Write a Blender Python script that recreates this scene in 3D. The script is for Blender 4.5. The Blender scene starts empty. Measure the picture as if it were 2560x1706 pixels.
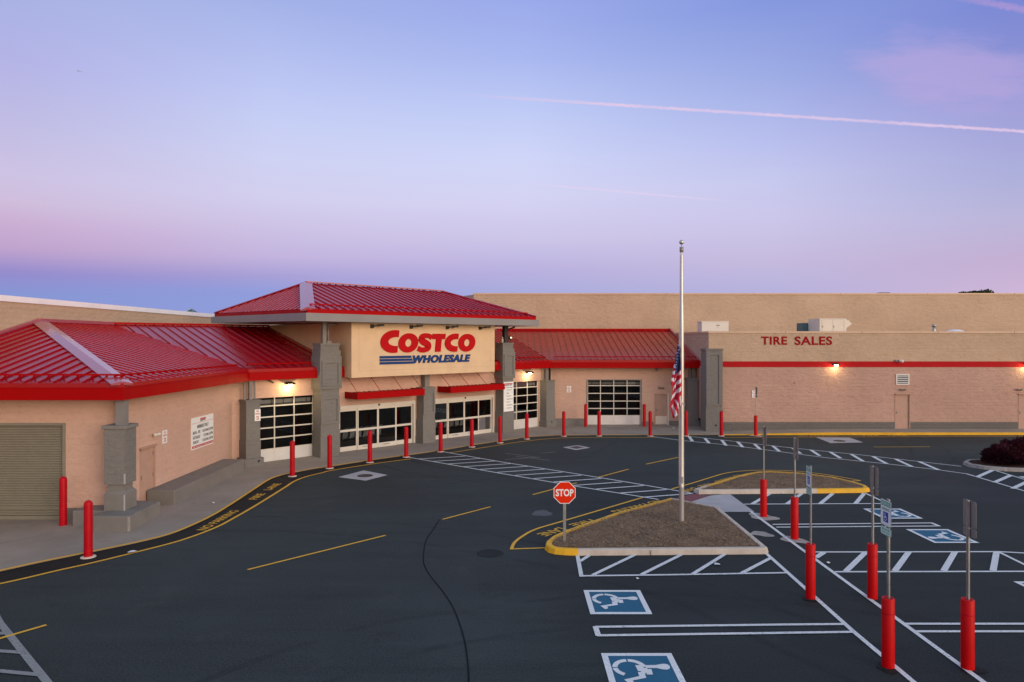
import bpy, bmesh, math, random
from mathutils import Vector, Matrix, noise
R = math.radians
random.seed(7)
S2 = math.sqrt(2)
scn = bpy.context.scene
COL = scn.collection
# ---------------------------------------------------------------- camera
FOC, CX, HY, CH = 1707.0, 1280.0, 852.0, 5.7
cam_d = bpy.data.cameras.new('camera'); cam = bpy.data.objects.new('camera', cam_d); COL.objects.link(cam)
cam.location = (0, 0, CH); cam.rotation_euler = (R(90), 0, 0)
cam_d.sensor_width = 36; cam_d.lens = FOC / 2560 * 36; cam_d.shift_y = -(853 - HY) / 2560
cam_d.clip_end = 9000; cam_d.clip_start = 0.1
scn.camera = cam
scn.view_settings.view_transform = 'Standard'; scn.view_settings.look = 'None'
scn.view_settings.gamma = 1; scn.view_settings.exposure = 0.0
# ---------------------------------------------------------------- node helpers
def lin(c):
    return tuple(((x/255.)/12.92 if x/255. <= .04045 else ((x/255.+.055)/1.055)**2.4) for x in c) + (1,)
class NT:
    def __init__(s, nt): s.nt = nt; s.n = nt.nodes; s.l = nt.links
    def new(s, t, **k):
        x = s.n.new(t)
        for a, b in k.items(): setattr(x, a, b)
        return x
    def link(s, a, b): s.l.new(a, b)
    def m(s, op, a, b=0., c=0., clamp=False):
        x = s.n.new('ShaderNodeMath'); x.operation = op; x.use_clamp = clamp
        for i, v in enumerate((a, b, c)):
            if isinstance(v, (int, float)): x.inputs[i].default_value = v
            else: s.l.new(v, x.inputs[i])
        return x.outputs[0]
    def ramp(s, fac, stops, interp='LINEAR'):
        x = s.n.new('ShaderNodeValToRGB'); cr = x.color_ramp; cr.interpolation = interp
        while len(cr.elements) < len(stops): cr.elements.new(.5)
        for e, (p, c) in zip(cr.elements, stops): e.position = p
        for e, (p, c) in zip(cr.elements, stops): e.color = c if len(c) == 4 else tuple(c)+(1,)
        s.l.new(fac, x.inputs[0]); return x.outputs[0]
    def mix(s, f, a, b, blend='MIX'):
        x = s.n.new('ShaderNodeMix'); x.data_type = 'RGBA'; x.blend_type = blend
        for i, v in ((0, f), (6, a), (7, b)):
            if isinstance(v, (int, float)): x.inputs[i].default_value = v
            elif isinstance(v, tuple): x.inputs[i].default_value = v
            else: s.l.new(v, x.inputs[i])
        return x.outputs[2]
    def mr(s, v, a, b, c=0., d=1., interp='LINEAR'):
        x = s.n.new('ShaderNodeMapRange'); x.interpolation_type = interp
        s.l.new(v, x.inputs[0])
        for i, q in enumerate((a, b, c, d)): x.inputs[i+1].default_value = q
        return x.outputs[0]
    def noise(s, vec, scale, det=3, rough=.5, dim='3D'):
        x = s.n.new('ShaderNodeTexNoise'); x.noise_dimensions = dim
        x.inputs['Scale'].default_value = scale; x.inputs['Detail'].default_value = det; x.inputs['Roughness'].default_value = rough
        if vec is not None: s.l.new(vec, x.inputs['Vector'])
        return x.outputs[0]
    def scale(s, vec, v):
        x = s.n.new('ShaderNodeMapping'); s.l.new(vec, x.inputs[0]); x.inputs['Scale'].default_value = v
        return x.outputs[0]
# ---------------------------------------------------------------- world : dusk sky
world = bpy.data.worlds.new('World'); scn.world = world; world.use_nodes = True
w = NT(world.node_tree); w.n.clear()
tc = w.new('ShaderNodeTexCoord'); sep = w.new('ShaderNodeSeparateXYZ'); w.link(tc.outputs['Generated'], sep.inputs[0])
dx, dy, dz = sep.outputs
hyp = w.m('SQRT', w.m('ADD', w.m('MULTIPLY', dx, dx), w.m('MULTIPLY', dy, dy)))
hyp = w.m('MAXIMUM', hyp, .001)
el = w.m('DIVIDE', dz, hyp)
az = w.m('DIVIDE', dx, hyp)
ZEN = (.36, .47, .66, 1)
cols = [
 (-.591, .807, [(0,170,178,228),(150,180,180,230),(300,192,188,228),(430,205,195,228),(500,208,190,220),(560,203,174,211),(620,192,164,205),(680,150,140,205),(735,135,150,212)]),
 (-.336, .942, [(0,163,178,232),(200,188,198,243),(300,198,207,245),(400,207,210,243),(500,211,206,238),(560,206,196,230),(640,195,180,222),(690,168,160,214),(730,145,158,220)]),
 (.018, 1.0, [(0,155,170,235),(150,170,185,240),(300,195,206,247),(400,208,214,248),(500,213,211,243),(600,204,197,232),(680,184,176,222),(730,170,172,220)]),
 (.356, .934, [(0,133,152,222),(200,160,174,230),(350,184,191,238),(450,199,201,238),(550,204,199,234),(650,198,187,222),(730,182,178,220)]),
 (.591, .807, [(0,122,136,212),(120,136,144,212),(200,150,152,214),(350,167,168,219),(450,175,177,220),(550,188,182,218),(650,196,176,211),(730,205,182,215)])]
t01 = w.m('MULTIPLY', el, .8, clamp=True)        # el 0..1.25
out = None
prev = None
for a, c, st in cols:
    stops = []
    for v, r, g, b in reversed(st):
        stops.append(((852-v)/1707*c*.8, lin((r, g, b))))
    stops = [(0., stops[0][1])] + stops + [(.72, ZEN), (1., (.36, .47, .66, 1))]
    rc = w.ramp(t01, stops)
    if out is None: out = rc
    else: out = w.mix(w.mr(az, prev, a, 0, 1), out, rc)
    prev = a
# contrails and a thin pink cloud, fixed to sky directions
sdy = w.m('MAXIMUM', dy, .05)
gx = w.m('DIVIDE', dx, sdy); gz = w.m('DIVIDE', dz, sdy)
comb = w.new('ShaderNodeCombineXYZ'); w.link(gx, comb.inputs[0]); w.link(gz, comb.inputs[1]); gv = comb.outputs[0]
def trail(x0, z0, x1, z1, wid, fade0, fade1, amt, col, src):
    k = (z1-z0)/(x1-x0)
    n = w.noise(w.scale(gv, (1, 1, 1)), 110, 4, .6)
    n2 = w.noise(w.scale(gv, (1, .3, 1)), 14, 3, .6)
    line = w.m('ADD', w.m('MULTIPLY', gx, k), z0-k*x0)
    d = w.m('SUBTRACT', gz, line)
    d = w.m('ADD', d, w.m('MULTIPLY', w.m('SUBTRACT', n, .5), -wid*1.4))
    up = w.mr(w.m('ABSOLUTE', d), wid*.25, wid, 1, 0, 'SMOOTHSTEP')
    f = w.m('MULTIPLY', up, w.mr(gx, fade0[0], fade0[1], 0, 1, 'SMOOTHSTEP'))
    f = w.m('MULTIPLY', f, w.mr(gx, fade1[0], fade1[1], 1, 0, 'SMOOTHSTEP'))
    f = w.m('MULTIPLY', f, w.mr(n2, .3, .7, .55, 1.))
    f = w.m('MULTIPLY', f, amt, clamp=True)
    f = w.m('MULTIPLY', f, w.m('GREATER_THAN', dy, .06))
    return w.mix(f, src, lin(col))
out = trail(-.023, .3568, .75, .3064, .0032, (-.12, .16), (.9, 1.3), .95, (228, 202, 232), out)
out = trail(.0703, .2261, .275, .208, .0020, (.0, .10), (.2, .36), .8, (228, 210, 238), out)
out = trail(.674, .499, .75, .4845, .0075, (.6, .72), (.9, 1.3), .6, (190, 158, 214), out)
ex = w.m('DIVIDE', w.m('SUBTRACT', gx, .645), .125); ez = w.m('DIVIDE', w.m('SUBTRACT', w.m('ADD', gz, w.m('MULTIPLY', gx, .12)), .472), .055)
rr = w.m('ADD', w.m('MULTIPLY', ex, ex), w.m('MULTIPLY', ez, ez))
cn = w.noise(w.scale(gv, (6, 22, 1)), 1.2, 5, .6)
cf = w.mr(w.m('ADD', rr, w.m('MULTIPLY', w.m('SUBTRACT', cn, .5), -3.6)), .0, 1.7, .66, 0, 'SMOOTHSTEP')
cf = w.m('MULTIPLY', cf, w.m('GREATER_THAN', dy, .06))
out = w.mix(cf, out, lin((184, 168, 222)))
# the afterglow on the other side of the sky, where the sun went down
sx, sy = .70, -.714
dots = w.m('DIVIDE', w.m('ADD', w.m('MULTIPLY', dx, sx), w.m('MULTIPLY', dy, sy)), hyp)
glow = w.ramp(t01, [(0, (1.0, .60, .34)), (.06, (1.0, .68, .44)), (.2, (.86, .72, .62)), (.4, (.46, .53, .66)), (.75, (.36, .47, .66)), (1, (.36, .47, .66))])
gm = w.new('ShaderNodeVectorMath', operation='SCALE'); w.link(glow, gm.inputs[0])
w.link(w.mr(t01, 0, .45, 2.1, 1.0), gm.inputs['Scale'])
out = w.mix(w.mr(dots, -.15, .75, 0, 1, 'SMOOTHSTEP'), out, gm.outputs[0])
sky = w.new('ShaderNodeTexSky'); sky.sky_type = 'NISHITA'; sky.sun_disc = False
sky.sun_elevation = R(2); sky.sun_rotation = math.atan2(sx, sy)
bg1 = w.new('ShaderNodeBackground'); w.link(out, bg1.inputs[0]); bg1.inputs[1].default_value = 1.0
bg2 = w.new('ShaderNodeBackground'); w.link(sky.outputs[0], bg2.inputs[0]); bg2.inputs[1].default_value = 0.0
ad = w.new('ShaderNodeAddShader'); w.link(bg1.outputs[0], ad.inputs[0]); w.link(bg2.outputs[0], ad.inputs[1])
wo = w.new('ShaderNodeOutputWorld'); w.link(ad.outputs[0], wo.inputs[0])
# ---------------------------------------------------------------- sun : last soft light from behind the viewer's right
sd = bpy.data.lights.new('sun', 'SUN'); sd.energy = 1.6; sd.angle = R(35); sd.color = (1, .82, .64)
sun = bpy.data.objects.new('sun', sd); COL.objects.link(sun)
sun.rotation_euler = Vector((-sx, -sy, -.2)).to_track_quat('-Z', 'Y').to_euler()
# ---------------------------------------------------------------- materials
def mat(name, base, rough=.6, metal=0., spec=.5, coat=0.):
    m = bpy.data.materials.new(name); m.use_nodes = True; t = NT(m.node_tree)
    b = t.n['Principled BSDF']; b.inputs['Base Color'].default_value = base if len(base) == 4 else tuple(base)+(1,)
    b.inputs['Roughness'].default_value = rough; b.inputs['Metallic'].default_value = metal
    b.inputs['Specular IOR Level'].default_value = spec; b.inputs['Coat Weight'].default_value = coat
    return m, t, b
def pos(t):
    g = t.new('ShaderNodeNewGeometry'); return g.outputs['Position']
def uvn(t):
    g = t.new('ShaderNodeUVMap'); g.uv_map = 'UVMap'; return g.outputs[0]
def bump(t, b, h, strength, dist):
    x = t.new('ShaderNodeBump'); x.inputs['Strength'].default_value = strength; x.inputs['Distance'].default_value = dist
    t.link(h, x.inputs['Height']); t.link(x.outputs[0], b.inputs['Normal'])
def plain(name, c, rough=.6, metal=0., var=.12, scale=3., spec=.5, coat=0., bmp=0., bscale=60, rvar=.05):
    c = tuple(c[:3])
    m, t, b = mat(name, c, rough, metal, spec, coat)
    p = pos(t)
    n = t.noise(p, scale, 5, .6)
    t.link(t.mix(t.mr(n, .3, .7), tuple(x*(1-var) for x in c)+(1,), tuple(min(1, x*(1+var)) for x in c)+(1,)), b.inputs['Base Color'])
    t.link(t.mr(t.noise(p, scale*3, 4), .3, .7, max(.02, rough-rvar), min(1, rough+rvar)), b.inputs['Roughness'])
    if bmp: bump(t, b, t.noise(p, bscale, 3), .6, bmp)
    return m
def blockwall(name, c, rough_split=.035, bw=.4, bh=.2, var=.1, mortar=.5, lump=1.):
    c = tuple(c[:3])
    m, t, b = mat(name, c, .85, 0, .25)
    uv = uvn(t); p = pos(t)
    br = t.new('ShaderNodeTexBrick'); t.link(uv, br.inputs[0])
    br.inputs['Scale'].default_value = 1; br.inputs['Brick Width'].default_value = bw; br.inputs['Row Height'].default_value = bh
    br.inputs['Mortar Size'].default_value = .008; br.inputs['Mortar Smooth'].default_value = .6
    br.inputs['Color1'].default_value = (.35, .35, .35, 1); br.inputs['Color2'].default_value = (.65, .65, .65, 1); br.inputs['Mortar'].default_value = (0, 0, 0, 1)
    br.inputs['Bias'].default_value = 0
    n1 = t.noise(t.scale(uv, (1, 1.5, 1)), 5*lump, 6, .66)
    n2 = t.noise(uv, 34, 3, .6)
    h = t.m('ADD', t.m('MULTIPLY', n1, 1.), t.m('MULTIPLY', n2, .18))
    h = t.m('ADD', h, t.m('MULTIPLY', br.outputs['Color'], .14))
    h = t.m('SUBTRACT', h, t.m('MULTIPLY', br.outputs['Fac'], mortar*.35))
    bump(t, b, h, .9, rough_split)
    big = t.noise(uv, .35, 4, .6)
    col = t.mix(t.mr(big, .3, .7), tuple(x*(1-var) for x in c)+(1,), tuple(x*(1+var) for x in c)+(1,))
    col = t.mix(t.mr(br.outputs['Color'], .35, .65, 0, .3), col, tuple(x*.93 for x in c)+(1,))
    col = t.mix(t.m('MULTIPLY', t.mr(n1, .30, .5, 1, 0), .25), col, tuple(x*.6 for x in c)+(1,))
    t.link(col, b.inputs['Base Color'])
    return m
def asphalt(name, c, k=1.):
    m, t, b = mat(name, c, .88, 0, .14)
    p = pos(t)
    mp = t.new('ShaderNodeMapping'); t.link(p, mp.inputs[0]); mp.inputs['Rotation'].default_value = (0, 0, R(-38)); mp.inputs['Scale'].default_value = (.16, 1.5, 1)
    big = t.noise(p, .13, 6, .62); mid = t.noise(mp.outputs[0], .9, 6, .68); fine = t.noise(p, 26, 3, .8); spot = t.noise(p, .55, 8, .72)
    base = tuple(c[:3])
    col = t.mix(t.mr(big, .32, .68), tuple(x*.55 for x in base)+(1,), tuple(x*1.7 for x in base)+(1,))
    col = t.mix(t.mr(mid, .50, .72, 0, .6), col, tuple(x*.42 for x in base)+(1,))
    col = t.mix(t.mr(mid, .42, .26, 0, .5), col, tuple(x*1.9 for x in base)+(1,))
    col = t.mix(t.mr(spot, .57, .70, 0, .5), col, (base[0]*2.3, base[1]*2.0, base[2]*1.8, 1))
    col = t.mix(t.mr(spot, .40, .30, 0, .6), col, tuple(x*.4 for x in base)+(1,))
    col = t.mix(t.mr(fine, .40, .72, 0, .75), col, tuple(x*2.2 for x in base)+(1,))
    col = t.mix(t.mr(fine, .45, .30, 0, .6), col, tuple(x*.4 for x in base)+(1,))
    if k > 1:      # the bays were sealed later than the drive
        sx_ = t.new('ShaderNodeSeparateXYZ'); t.link(p, sx_.inputs[0])
        zx = t.m('ADD', sx_.outputs[0], t.m('MULTIPLY', t.noise(p, .4, 4), 2.)); zy = t.mr(sx_.outputs[1], 23, 30, 1, 0)
        col = t.mix(t.m('MULTIPLY', t.mr(zx, .5, 3.5, 0, .42), zy), col, tuple(x*.35 for x in base)+(1,))
        col = t.mix(t.mr(t.noise(t.scale(p, (.2, .6, 1)), .35, 3), .52, .66, 0, .35), col, tuple(x*1.8 for x in base)+(1,))
        for cx_, cy_, rad, wv in ((-9, 4, 16.5, .16), (-9, 4, 18.1, .16), (7, 42, 15.2, .15), (7, 42, 16.9, .15), (-14, 44, 20.5, .14), (3, 4.5, 9.2, .14), (3, 4.5, 10.8, .14), (16, 8, 6.2, .14)):
            vd = t.new('ShaderNodeVectorMath', operation='DISTANCE'); t.link(p, vd.inputs[0]); vd.inputs[1].default_value = (cx_, cy_, 0)
            dd = t.m('ABSOLUTE', t.m('SUBTRACT', t.m('ADD', vd.outputs['Value'], t.m('MULTIPLY', t.noise(p, .25, 2), .8)), rad+.4))
            tf = t.m('MULTIPLY', t.mr(dd, wv*.3, wv, .34, 0, 'SMOOTHSTEP'), t.mr(spot, .42, .60))
            col = t.mix(tf, col, tuple(x*.25 for x in base)+(1,))
    v = t.new('ShaderNodeTexVoronoi'); v.inputs['Scale'].default_value = 2.2; t.link(p, v.inputs[0])
    sp = t.m('LESS_THAN', v.outputs['Distance'], .022)
    col = t.mix(t.m('MULTIPLY', sp, .5), col, (.3, .3, .28, 1))
    t.link(col, b.inputs['Base Color'])
    t.link(t.mr(big, .3, .7, .62, .85), b.inputs['Roughness'])
    bump(t, b, t.noise(p, 70, 2, .7), .5, .006)
    return m
def paint(name, c, wear=.5, under=(.03, .031, .034)):
    c = tuple(c[:3]); m, t, b = mat(name, c, .75, 0, .3)
    p = pos(t)
    n = t.noise(p, 22, 5, .75); n2 = t.noise(p, 1.1, 5, .65)
    f = t.m('MULTIPLY', t.mr(n, .52, .62), t.mr(n2, .38, .62, .1, 1))
    col = t.mix(t.mr(n2, .3, .7), tuple(x*.82 for x in c)+(1,), c+(1,))
    t.link(t.mix(t.m('MULTIPLY', f, wear), col, under+(1,)), b.inputs['Base Color'])
    return m
M = {}
M['asphalt'] = asphalt('asphalt', (.0285, .036, .0365), 2.)
M['asphalt_new'] = asphalt('asphalt_new', (.0145, .0150, .0148))
M['tan'] = blockwall('tan_block', (.56, .41, .285), .07, mortar=.1, lump=.55)
M['tan_smooth'] = plain('tan_stucco', (.74, .53, .33), .85, var=.06, scale=1.2, bmp=.003, bscale=90)
M['pink'] = blockwall('pink_block', (.55, .35, .275), .085, mortar=.12, lump=.55)
M['pinkwall'] = blockwall('pink_wing_block', (.64, .42, .325), .042, mortar=.12, lump=.8)
M['graybase'] = blockwall('gray_block', (.17, .16, .145), .05)
M['gray'] = blockwall('gray_pillar_block', (.215, .205, .19), .045, lump=.9, mortar=.15)
M['graypaint'] = plain('gray_paint', (.20, .188, .172), .7, var=.12, scale=1.5, bmp=.002)
M['graysteel'] = plain('gray_steel', (.22, .21, .20), .5, var=.08)
M['fasciagray'] = plain('gray_fascia', (.24, .235, .235), .45, var=.08, scale=.6)
M['redband'] = blockwall('red_band', (.46, .008, .012), .02, mortar=.3)
M['redroof'] = plain('red_roof_metal', (.36, .001, .006), .26, 0, var=.09, scale=.5, spec=.5, rvar=.02)
M['redfascia'] = plain('red_fascia', (.38, .0, .001), .5, 0, var=.06, scale=.5, spec=.10)
M['redcap'] = plain('red_cap', (.42, .10, .13), .2, 0, var=.06, scale=1.2, spec=1., coat=.3, rvar=.02)
M['bollard'] = plain('bollard_red', (.48, .0, .010), .42, var=.10, scale=4., spec=.22)
M['sleeve'] = plain('sleeve_red', (.56, .0, .002), .45, var=.06, scale=4., spec=.2)
M['white'] = plain('white_paint_metal', (.72, .71, .67), .4, var=.05)
M['whiteframe'] = plain('white_frame', (.70, .66, .58), .45, var=.06)
M['coping'] = plain('coping_white', (.90, .88, .92), .35, var=.06, scale=.6)
M['copingtan'] = plain('coping_tan', (.62, .44, .30), .5, var=.06, scale=.6)
M['doorpanel'] = plain('white_door_panel', (.72, .71, .69), .35, .1, var=.05, scale=2, bmp=.012, bscale=1.2)
M['peach'] = plain('door_paint', (.50, .32, .245), .6, var=.06, spec=.2)
M['shutter'] = plain('shutter_gray', (.235, .22, .17), .5, var=.06)
M['galv'] = plain('galvanised_steel', (.45, .46, .45), .38, .8, var=.12, scale=6)
M['alu'] = plain('aluminium_pole', (.60, .58, .56), .38, .7, var=.05, scale=1.5, rvar=.02)
M['signback'] = plain('sign_back', (.30, .28, .26), .5, .4, var=.06)
M['signwhite'] = plain('sign_white', (.88, .90, .88), .4, var=.03)
M['signgreen'] = plain('sign_green', (.10, .36, .25), .5, var=.03)
M['signpale'] = plain('sign_pale_green', (.62, .82, .72), .5, var=.05)
M['signblue'] = plain('sign_blue', (.008, .06, .36), .45, var=.03)
M['signred'] = plain('sign_red', (.80, .028, .002), .5, var=.03, spec=.15)
M['ink'] = plain('sign_ink', (.06, .06, .065), .6, var=.03)
M['inkred'] = plain('sign_ink_red', (.55, .03, .03), .6, var=.03)
M['logored'] = plain('logo_red', (.50, .004, .008), .6, var=.05, spec=.12)
M['logoblue'] = plain('logo_blue', (.014, .055, .20), .6, var=.05, spec=.12)
M['letterred'] = plain('letter_red', (.30, .005, .008), .6, var=.06, spec=.1)
M['wline'] = paint('white_line', (.76, .79, .80), .75)
M['wfaint'] = paint('worn_white_line', (.30, .31, .31), .9)
M['yline'] = paint('yellow_line', (.86, .47, .05), .4)
M['ykerb'] = plain('yellow_kerb', (.80, .43, .008), .6, var=.12, scale=2)
M['symblue'] = paint('blue_marking', (.018, .135, .24), .4)
M['symwhite'] = paint('white_marking', (.80, .83, .84), .4, under=(.05, .12, .22))
M['kerb'] = plain('kerb_concrete', (.56, .49, .41), .85, var=.14, scale=2.5, bmp=.004)
M['tactile'] = plain('tactile_red', (.20, .06, .065), .8, var=.1, scale=6)
M['rampc'] = plain('ramp_concrete', (.40, .39, .40), .85, var=.12, scale=1.5, bmp=.003)
M['dark'] = plain('dark_metal', (.02, .02, .021), .5, var=.2)
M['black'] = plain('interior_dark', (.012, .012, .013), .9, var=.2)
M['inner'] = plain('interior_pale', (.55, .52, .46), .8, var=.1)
M['iron'] = plain('cast_iron', (.07, .055, .045), .6, .3, var=.2, scale=8, bmp=.01)
M['patch'] = plain('concrete_patch', (.33, .31, .28), .9, var=.3, scale=3, bmp=.004)
M['tar'] = plain('crack_sealant', (.007, .008, .009), .7, var=.2, spec=.1)
M['manhole_iron'] = plain('asphalt_coloured_iron', (.021, .026, .027), .8, spec=.15)
M['skyplane'] = plain('hazed_aircraft', (.30, .28, .42), .6)  # lighter blue-grey: haze of the distant air painted into the aircraft's colour
M['teal'] = plain('coil_teal', (.05, .13, .16), .5, var=.1)
M['hvac'] = plain('hvac_cream', (.72, .66, .56), .5, var=.05)
M['hvacw'] = plain('hvac_white', (.70, .66, .60), .5, var=.05)
M['scuff'] = asphalt('scuffed_asphalt', (.075, .085, .088))
M['paper'] = plain('paper', (.75, .76, .76), .8, var=.1)
M['flagred'] = plain('flag_red', (.50, .006, .03), .8, var=.08)
M['flagwhite'] = plain('flag_white', (.72, .70, .74), .8, var=.05)
M['flagblue'] = plain('flag_blue', (.018, .035, .13), .8, var=.1)
M['rope'] = plain('rope', (.6, .57, .5), .8)
M['roofing'] = plain('roof_membrane', (.5, .5, .5), .9)
# concrete walk with exposed aggregate
m, t, b = mat('sidewalk', (.2, .18, .16), .9, 0, .25); p = pos(t)
big = t.noise(p, .45, 6, .65); fn = t.noise(p, 55, 2, .8)
c = t.mix(t.mr(big, .3, .7), (.24, .20, .16, 1), (.38, .32, .265, 1)); c = t.mix(t.mr(fn, .35, .7, 0, .6), c, (.36, .32, .28, 1))
c = t.mix(t.mr(t.noise(p, 2.3, 5, .7), .62, .74, 0, .5), c, (.07, .06, .055, 1))
t.link(c, b.inputs['Base Color']); bump(t, b, fn, .5, .006); M['walk'] = m
# mulch
m, t, b = mat('mulch', (.1, .06, .04), .95, 0, .15); p = pos(t)
n = t.noise(p, 62, 4, .7); n2 = t.noise(p, 1.4, 4, .6)
c = t.ramp(n, [(.3, (.13, .083, .05)), (.5, (.25, .168, .105)), (.68, (.40, .275, .175))])
c = t.mix(t.mr(n2, .35, .65, .5, 0), c, (.04, .024, .016, 1))
t.link(c, b.inputs['Base Color']); bump(t, b, n, .8, .03); M['mulch'] = m
M['chip'] = plain('mulch_chip', (.29, .20, .13), .9, var=.6, scale=30)
m, t, b = mat('mulch_dark', (.03, .015, .012), .95, 0, .1); p = pos(t)
t.link(t.ramp(t.noise(p, 30, 5, .7), [(.3, (.012, .006, .005)), (.7, (.075, .035, .028))]), b.inputs['Base Color']); M['mulchdark'] = m
# glass
m = bpy.data.materials.new('glass'); m.use_nodes = True; t = NT(m.node_tree); t.n.clear()
tr = t.new('ShaderNodeBsdfTransparent'); tr.inputs[0].default_value = (.62, .64, .66, 1)
gl = t.new('ShaderNodeBsdfGlossy'); gl.inputs['Roughness'].default_value = .02
fr_ = t.new('ShaderNodeFresnel'); fr_.inputs[0].default_value = 1.5
mx = t.new('ShaderNodeMixShader'); t.link(t.m('MULTIPLY', fr_.outputs[0], 1.2, clamp=True), mx.inputs[0]); t.link(tr.outputs[0], mx.inputs[1]); t.link(gl.outputs[0], mx.inputs[2])
o = t.new('ShaderNodeOutputMaterial'); t.link(mx.outputs[0], o.inputs[0]); M['glass'] = m
m, t, b = mat('lamp_lens', (1, .9, .6)); b.inputs['Emission Color'].default_value = (1, .80, .42, 1); b.inputs['Emission Strength'].default_value = 25; M['lens'] = m
m, t, b = mat('lamp_lens_small', (1, .9, .7)); b.inputs['Emission Color'].default_value = (1, .86, .6, 1); b.inputs['Emission Strength'].default_value = 1.4; M['lens_small'] = m
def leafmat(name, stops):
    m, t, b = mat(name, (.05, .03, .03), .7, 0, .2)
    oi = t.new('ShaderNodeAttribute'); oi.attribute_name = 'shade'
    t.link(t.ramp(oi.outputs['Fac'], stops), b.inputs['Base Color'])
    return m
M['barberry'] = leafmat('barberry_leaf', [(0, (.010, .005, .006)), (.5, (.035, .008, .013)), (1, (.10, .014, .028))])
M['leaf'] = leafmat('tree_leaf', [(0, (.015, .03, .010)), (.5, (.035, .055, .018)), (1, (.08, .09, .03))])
M['bark'] = plain('bark', (.05, .035, .025), .9)
# ---------------------------------------------------------------- geometry helpers
WL = {}
class Fr:
    def __init__(s, o, sd, nd): s.o = Vector(o); s.s = Vector(sd); s.n = Vector(nd)
    def __call__(s, a, p, z):
        v = s.o + s.s*a + s.n*p; return Vector((v.x, v.y, z))
X0, Y0 = -12.6, 30.7
FF = Fr((X0, Y0), (1/S2, 1/S2), (1/S2, -1/S2))
FF.o = Vector((X0, Y0)); FF.s = Vector((1/S2, 1/S2)); FF.n = Vector((1/S2, -1/S2))
FL = Fr((0, 0), (0, 1), (1, 0)); FL.o = Vector((X0, 0)); FL.s = Vector((0, 1)); FL.n = Vector((1, 0))
def FY(y):
    f = Fr((0, 0), (1, 0), (0, -1)); f.o = Vector((0, y)); f.s = Vector((1, 0)); f.n = Vector((0, -1)); return f
W0 = FY(0); W0.n = Vector((0, 1))         # plain world axes: a = X, p = Y
def fs(u, p=0.):                           # position along the angled front for a sight line, at offset p
    c = Y0-X0-p*S2; k = (u-CX)/FOC; Y = c/(1-k); return ((k*Y-X0)+(Y-Y0))/S2
def fz(u, v, p=0.):
    c = Y0-X0-p*S2; k = (u-CX)/FOC; Y = c/(1-k); return CH-(v-HY)*Y/FOC
def G(u, v, z=0.):
    Y = FOC*(CH-z)/(v-HY); return Vector(((u-CX)*Y/FOC, Y, z))
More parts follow.
